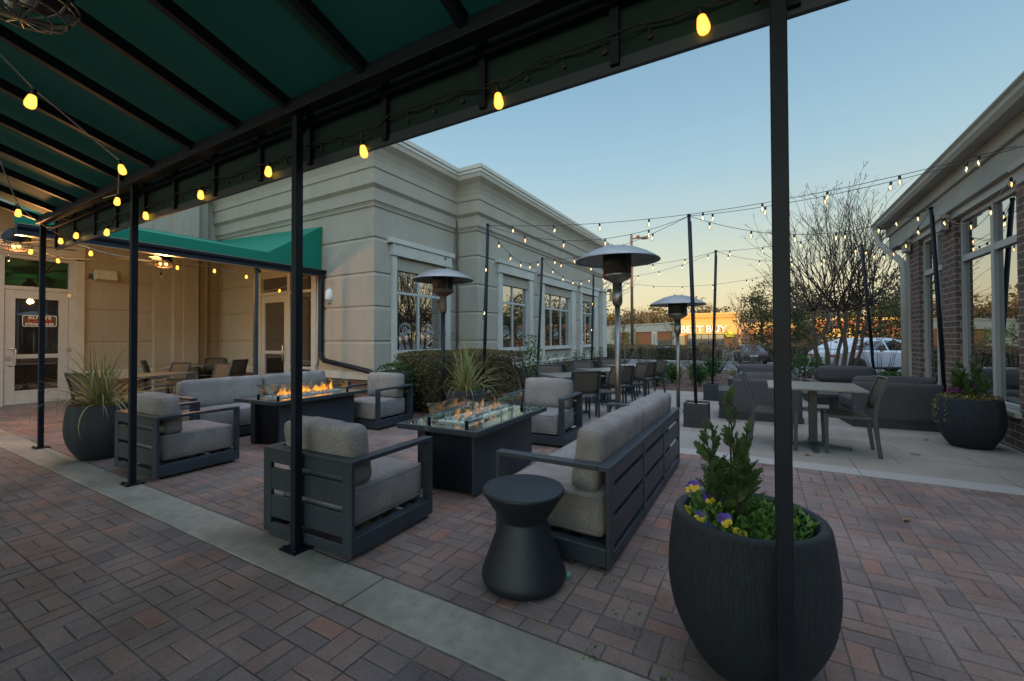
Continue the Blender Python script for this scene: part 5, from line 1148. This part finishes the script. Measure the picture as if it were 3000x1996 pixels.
car('small pale blue car far off, right of the short hedge',(9.5,92,gz(92)),math.radians(20),'cwhite',4.4,1.8,1.45,group='far parked cars')
car('small dark car far off at the lit store front',(-15.5,132,gz(132)),math.radians(85),'cblack',4.6,1.8,1.5,group='far parked cars')
# ---------------------------------------------------------------- car park lamp
t=thing('car_park_lamp','tall bronze car park lamp with one arm, rising behind the heaters','street lamp',(-11.2,43.6,gz(43.6)))
MB().tube([(0,0,.5),(0,0,12.6)],[.16,.12],10).build('pole','bark',t); MB().lathe([(0,0),(.35,0),(.35,.75),(0,.75)],16).build('base','kerbm',t)
MB().box(.1,1.15,-.05,.05,12.1,12.22).box(1.0,1.6,-.22,.22,12.0,12.2).box(.5,.8,-.16,.16,12.22,12.4).build('lamp_head','bark',t)
def lantern(label,x,y,h):
    t=thing('lantern_post',label,'street lamp',(x,y,gz(y)),0,'small lantern posts before the stores'); MB().tube([(0,0,0),(0,0,h-.5)],.06,8).build('post','black',t)
    MB().lathe([(.08,h-.5),(.2,h-.1),(.2,h-.05),(.05,h+.15),(0,h+.2)],6).build('lantern','emblem',t)
for a in (('lantern post before the pale store wing',-24.5,118,3.9),('lantern post before the lit store entrance, left of its doors',-15.8,118,3.7),('lantern post before the lit store entrance, right of its doors',-5.6,118,3.9)): lantern(*a)
# ---------------------------------------------------------------- stores across the car park
ST=thing('store_building','pale yellow electronics store with white lettering and brick panels across the car park','building',(-14.5,150,-1.2))
def st(mb,n,m,**k): return mb.build(n,m,ST,**k)
w=MB().box(-8.7,8.6,0,14,3.75,10.3); w.box(-8.7,-7.0,0,14,0,3.75); w.box(6.6,8.6,-.0,14,0,3.75)
w.box(-8.9,8.8,-.5,14,8.9,9.2).box(-9.1,9.0,-.9,14,9.2,9.9).box(-9.3,9.2,-1.2,14,9.9,10.5); st(w,'wall','bbwall')
st(MB().box(-7.0,-6.2,.1,3,0,3.75).box(4.6,6.6,.1,3,0,3.75).box(6.7,8.55,-.05,0,0,3.7),'brick_panel','bbbrick')
g=MB().box(-6.2,4.6,.5,.6,0,3.75); st(g,'storefront_glass','dglass')
g=MB()
for x in (-6.2,-4.1,-2.0,.1,2.2,4.5): g.box(x,x+.12,.35,.5,0,3.75)
g.box(-6.2,4.6,.36,.49,2.0,2.12).box(-6.2,4.6,.36,.49,3.6,3.75); st(g,'storefront_frame','black')
# paler wing turning away to the left, and the brick stretch to the right
w=MB(); Tw=Matrix.Translation((-8.9,.5,0))@Matrix.Rotation(math.radians(138),4,'Z')
w.box(0,50,-12,0,4.9,7.9,Tw).box(0,50,-12.2,.25,7.5,7.9,Tw)
for a,b in ((0,3.2),(11.5,14.6),(25,28.5),(37,50)): w.box(a,b,-12,0,0,4.9,Tw)
st(w,'wing_wall','bbwing'); w=MB()
for a,b in ((3.2,11.5),(14.6,25),(28.5,37)): w.box(a,b,-12,-.3,0 if a>5 else 2.1,4.9,Tw)
st(w,'brick_panel','bbbrick'); st(MB().box(3.2,11.5,-6,-.4,0,2.1,Tw),'storefront_glass','dglass')
st(MB().box(8.8,30,1.5,14,0,7.2).box(8.8,30,1.2,14,6.3,7.0),'side_wall','bbwall'); st(MB().box(9.5,13,1.35,1.5,.6,5.4).box(15,26,1.35,1.5,.6,5.4),'brick_panel','bbbrick')
sg=thing('store_sign','big white store lettering on the pale yellow facade','sign',(-15.65,149.9,4.05))
for body,cx in (('BEST',-3.75),('BUY',3.5)):
    vs,fs=text_mesh(body,2.95,.18,.075); k=1.1
    o=MB().add([(cx+v[0]*k,-v[2]-.1,v[1]) for v in vs],fs).build('lettering','letter',sg,fix=False)
tg=thing('price_tag_sign','yellow price tag shaped sign below the white store lettering','sign',(-8.1,149.85,2.42))
P=[(-1.5,0),(-.9,.75),(1.2,.75),(1.2,-.75),(-.9,-.75)]; MB().prism(P,-.25,0,'y').build('tag_board','tag',tg); MB().lathe([(0,0),(.16,0),(.16,.02),(0,.02)],14,T=Matrix.Translation((-.85,-.26,0))@Matrix.Rotation(PI/2,4,'X')).build('eyelet','black',tg)
b2=thing('brick_store','long orange brick store behind the trees, right','building',(22,112,-1.1))
MB().box(-12.5,30,0,14,0,6.0).build('wall','bbbrick',b2); MB().box(-12.7,30,-.3,14,6.0,6.5).build('parapet_coping','bbwall',b2); MB().box(-11,-4,-.12,0,1,4.4).build('panel','bbwall',b2); MB().box(3,9,-.12,0,1,4.4).build('panel','bbwall',b2)
# ---------------------------------------------------------------- trees
def branch(mb,p,d,L,r,depth,rr,spread=.5,up=.25,kids=(2,3),minr=.004,tips=None,shrink=.72):
    n=4; pts=[p]; rs=[r]; q=Vector(p); dd=Vector(d)
    for i in range(n):
        dd=(dd+Vector((rr.gauss(0,.10),rr.gauss(0,.10),rr.gauss(0,.07)+up*.12))).normalized(); q=q+dd*L/n; pts.append(q.copy()); rs.append(lerp(r,r*.62,(i+1)/n))
    mb.tube(pts,rs,5 if r<.02 else 8,False)
    if depth<=0:
        if tips is not None: tips.append((q.copy(),dd.copy()))
        return
    for k in range(rr.randint(*kids)):
        s=rr.uniform(.45,1) if k else 1; b=pts[min(n,int(s*n+.5))]; nd=(dd+Vector((rr.gauss(0,spread),rr.gauss(0,spread),rr.gauss(0,spread*.5)+up*.5))).normalized()
        branch(mb,b,nd,L*shrink*rr.uniform(.75,1.2),max(minr,r*.58),depth-1,rr,spread,up,kids,minr,tips,shrink)
def myrtle():
    rr=random.Random(31); x,y=2.32,18.4; t=thing('bare_tree','leafless multi-trunk crepe myrtle with twiggy fan crown, beside the white car','tree',(x,y,gz(y)))
    tr=MB(); tw=MB(); tips=[]
    for k,(bx,by,lx,ly,r) in enumerate([(-.42,.1,-.28,.1,.085),(-.16,-.1,-.18,-.1,.08),(-.02,.15,.06,.2,.07),(.14,-.05,.06,0,.085),(.2,.1,.5,.05,.08),(.3,-.1,.62,-.2,.06)]):
        b=Vector((bx,by,-.05)); h=Vector((bx+lx*.9,by+ly,2.55+rr.uniform(-.1,.1))); m=b.lerp(h,.45)+Vector((-.10 if k in (0,1) else .04,.02,0))
        q1=Vector((rr.gauss(0,.05),rr.gauss(0,.05),0)); q2=Vector((rr.gauss(0,.06),rr.gauss(0,.05),0)); tr.tube([b,b.lerp(m,.5)+q1,m,m.lerp(h,.35)+q2,m.lerp(h,.7)-q1*.6,h],[r*1.1,r*.9,r*.8,r*.72,r*.66,r*.6],10)
        for j in range(17):   # pollarded head: many long shoots fanning out
            a=rr.uniform(0,2*PI); el=rr.choice((rr.uniform(.05,.55),rr.uniform(.5,1.45),rr.uniform(.9,1.5))); d=Vector((math.cos(a)*math.cos(el),math.sin(a)*math.cos(el),math.sin(el)))
            L=rr.uniform(1.0,1.75)*(1.25 if el>.8 else .85); branch(tw,h+Vector((0,0,rr.uniform(-.12,.05))),d,L,.018,2,rr,.30,.30,(2,3),.0045,tips,.7)
    for p,d in tips:
        if p.z>3.4:
            for j in range(rr.randint(2,4)): e=(d+Vector((rr.gauss(0,.5),rr.gauss(0,.5),rr.gauss(.2,.4)))).normalized(); tw.tube([p,p+e*.12,p+e*.2],[.004,.003,.006],4,False)
    tr.build('trunk','bark',t); tw.build('crown','twig',t)
myrtle()
def bare(label,x,y,h,seed,depth=4,r=.14,m='twigp',group=None,spread=.45,up=.2,first=.3,z=None):
    rr=random.Random(seed); t=thing('bare_tree',label,'tree',(x,y,gz(y)),0,group); tr=MB(); cr=MB(); top=Vector((rr.gauss(0,.1),rr.gauss(0,.1),h*first)); tr.tube([(0,0,-.1),top*.5,top],[r*1.15,r,r*.85],8)
    for k in range(5):
        a=2*PI*k/5+rr.uniform(-.4,.4); el=rr.uniform(.55,1.3); branch(cr,top,Vector((math.cos(a)*math.cos(el),math.sin(a)*math.cos(el),math.sin(el))),h*.28,r*.55,depth,rr,spread,up,(2,3),.008,None,.74)
    tr.build('trunk',m,t); cr.build('crown',m,t); return t
bare('leafless spreading tree beside the far end of the stucco wall, behind the steel heater',-13.6,35.5,8.6,5,4,.17,'twig',None,.5,.12,.30)
bare('leafless young tree before the store wing',-19.5,70,6.5,6,4,.12,'twig',None,.4,.25)
bare('pale leafless tree left of the crepe myrtle, before the brick store',4.2,43,5.8,7,4,.15,'twigp',None,.45,.3,.35)
bare('tall leafless tree behind the dark evergreen, left of the tall post',-1.6,66,8.8,8,4,.2,'twigp',None,.4,.3)
bare('small leafless tree before the lit store entrance',-21.3,128,7.0,9,4,.15,'twig',None,.4,.3)
bare('low spreading leafless tree before the brick side wall of the store',-3.2,84,7.0,10,4,.15,'twigp',None,.55,.05)
def leafy(name,label,x,y,h,r,n,size,m,seed,first=.25,cone=False,group=None,trunk='bark'):
    rr=random.Random(seed); t=thing(name,label,'tree',(x,y,gz(y)),0,group); tr=MB().tube([(0,0,-.2),(.05,0,h*.5),(0,.05,h*.9)],[h*.022,h*.014,h*.004],8); f=MB(); cl=[]
    for k in range(46 if not cone else 60):
        s=rr.uniform(first,1); a=rr.uniform(0,6.28); rad=r*(1-s)*1.1+.05 if cone else r*math.sqrt(max(.02,1-((s-first-.32)/(1-first-.30))**2))*rr.uniform(.35,1.05)
        c=Vector((rad*math.cos(a),rad*math.sin(a),h*s)); cl.append((c,rr.uniform(.10,.2)*r*2 if not cone else .25*r))
        if not cone and k%2==0: tr.tube([(0,0,h*s*.75),c*.6+Vector((0,0,h*s*.3)),c],[h*.006,h*.004,h*.002],5)
    for i in range(n):
        c,q=rr.choice(cl); v=Vector((rr.gauss(0,1),rr.gauss(0,1),rr.gauss(0,.75))); leaf(f,c+v*q*.75,size*rr.uniform(.6,1.4),rr,w=.6,dirv=v+Vector((0,0,.5)))
    tr.build('trunk',trunk,t); f.build('crown',m,t,fix=False); return t
leafy('evergreen_tree','dark irregular evergreen tree just left of the tall black post',.1,57,8.0,1.9,4200,.22,'everg',201,.15)
leafy('evergreen_tree','dark evergreen tree between tall post and crepe myrtle',2.9,47,6.6,2.3,3800,.24,'everg',202,.1)
leafy('evergreen_tree','olive evergreen behind the crepe myrtle and white car roof',8.2,44,6.1,3.6,5200,.24,'everg',203,.12)
leafy('evergreen_tree','broad olive evergreen near the brick corner, behind the white car',13.5,50,7.2,3.4,4200,.26,'everg',204,.12)
leafy('conical_evergreen','rounded conical evergreen right of the tall post',2.35,35.5,3.6,1.1,2600,.12,'cone',205,.02,True)
leafy('conical_evergreen','dense conical evergreen above the white car roof',7.7,35.5,3.9,1.5,3200,.12,'cone',206,.02,True)
for k,(x,y,h,l) in enumerate([(-33.5,112,4.6,'clipped conical shrub before the brick panel of the pale wing, left'),(-31.2,114,3.8,'clipped conical shrub before the brick panel of the pale wing, middle'),(-29,114,4.6,'clipped conical shrub before the brick panel of the pale wing, right')]): leafy('conical_evergreen',l,x,y,h,1.3,500,.3,'greenleaf',210+k,.02,True)
# the far-off wood that closes the view all round
def wood():
    f=MB(); tr=MB(); rr=random.Random(99)
    for k in range(620):
        az=math.radians(rr.uniform(-62,132)); D=rr.uniform(205,300); x,y=-math.sin(az-math.radians(60))*D if False else D*math.cos(az+math.radians(35)),D*math.sin(az+math.radians(35))
        if y<20 and x<40: continue
        px=(x*.866+y*.5)/max(1,(y*.866-x*.5))
        h=rr.uniform(11,17.5)+(4 if rr.random()<.15 else 0); pine=rr.random()<.75; w=rr.uniform(3.2,5.5)
        tr.tube([(x,y,-1.3),(x,y,h*.8)],[.35,.15],5,False)
        if pine:
            cl=[Vector((x+rr.gauss(0,w*.5),y+rr.gauss(0,w*.5),h*rr.uniform(.25,1))) for _ in range(17)]
            for i in range(260): c=rr.choice(cl); v=Vector((rr.gauss(0,1),rr.gauss(0,1),rr.gauss(0,.6))); leaf(f,c+v*w*.22,rr.uniform(.7,1.4),rr,w=.85,dirv=v+Vector((0,0,.6)))
        else:
            for i in range(9): a=rr.uniform(0,6.3); e=rr.uniform(.9,1.45); b=Vector((x,y,h*rr.uniform(.3,.6))); d=Vector((math.cos(a)*math.cos(e),math.sin(a)*math.cos(e),math.sin(e))); branch(tr,b,d,h*.28,.14,2,rr,.35,.3,(2,3),.05)
    tag(f.build('distant_wood','wood',fix=False),kind='stuff'); tag(tr.build('distant_wood_stems','twigp',fix=False),kind='stuff')
wood()
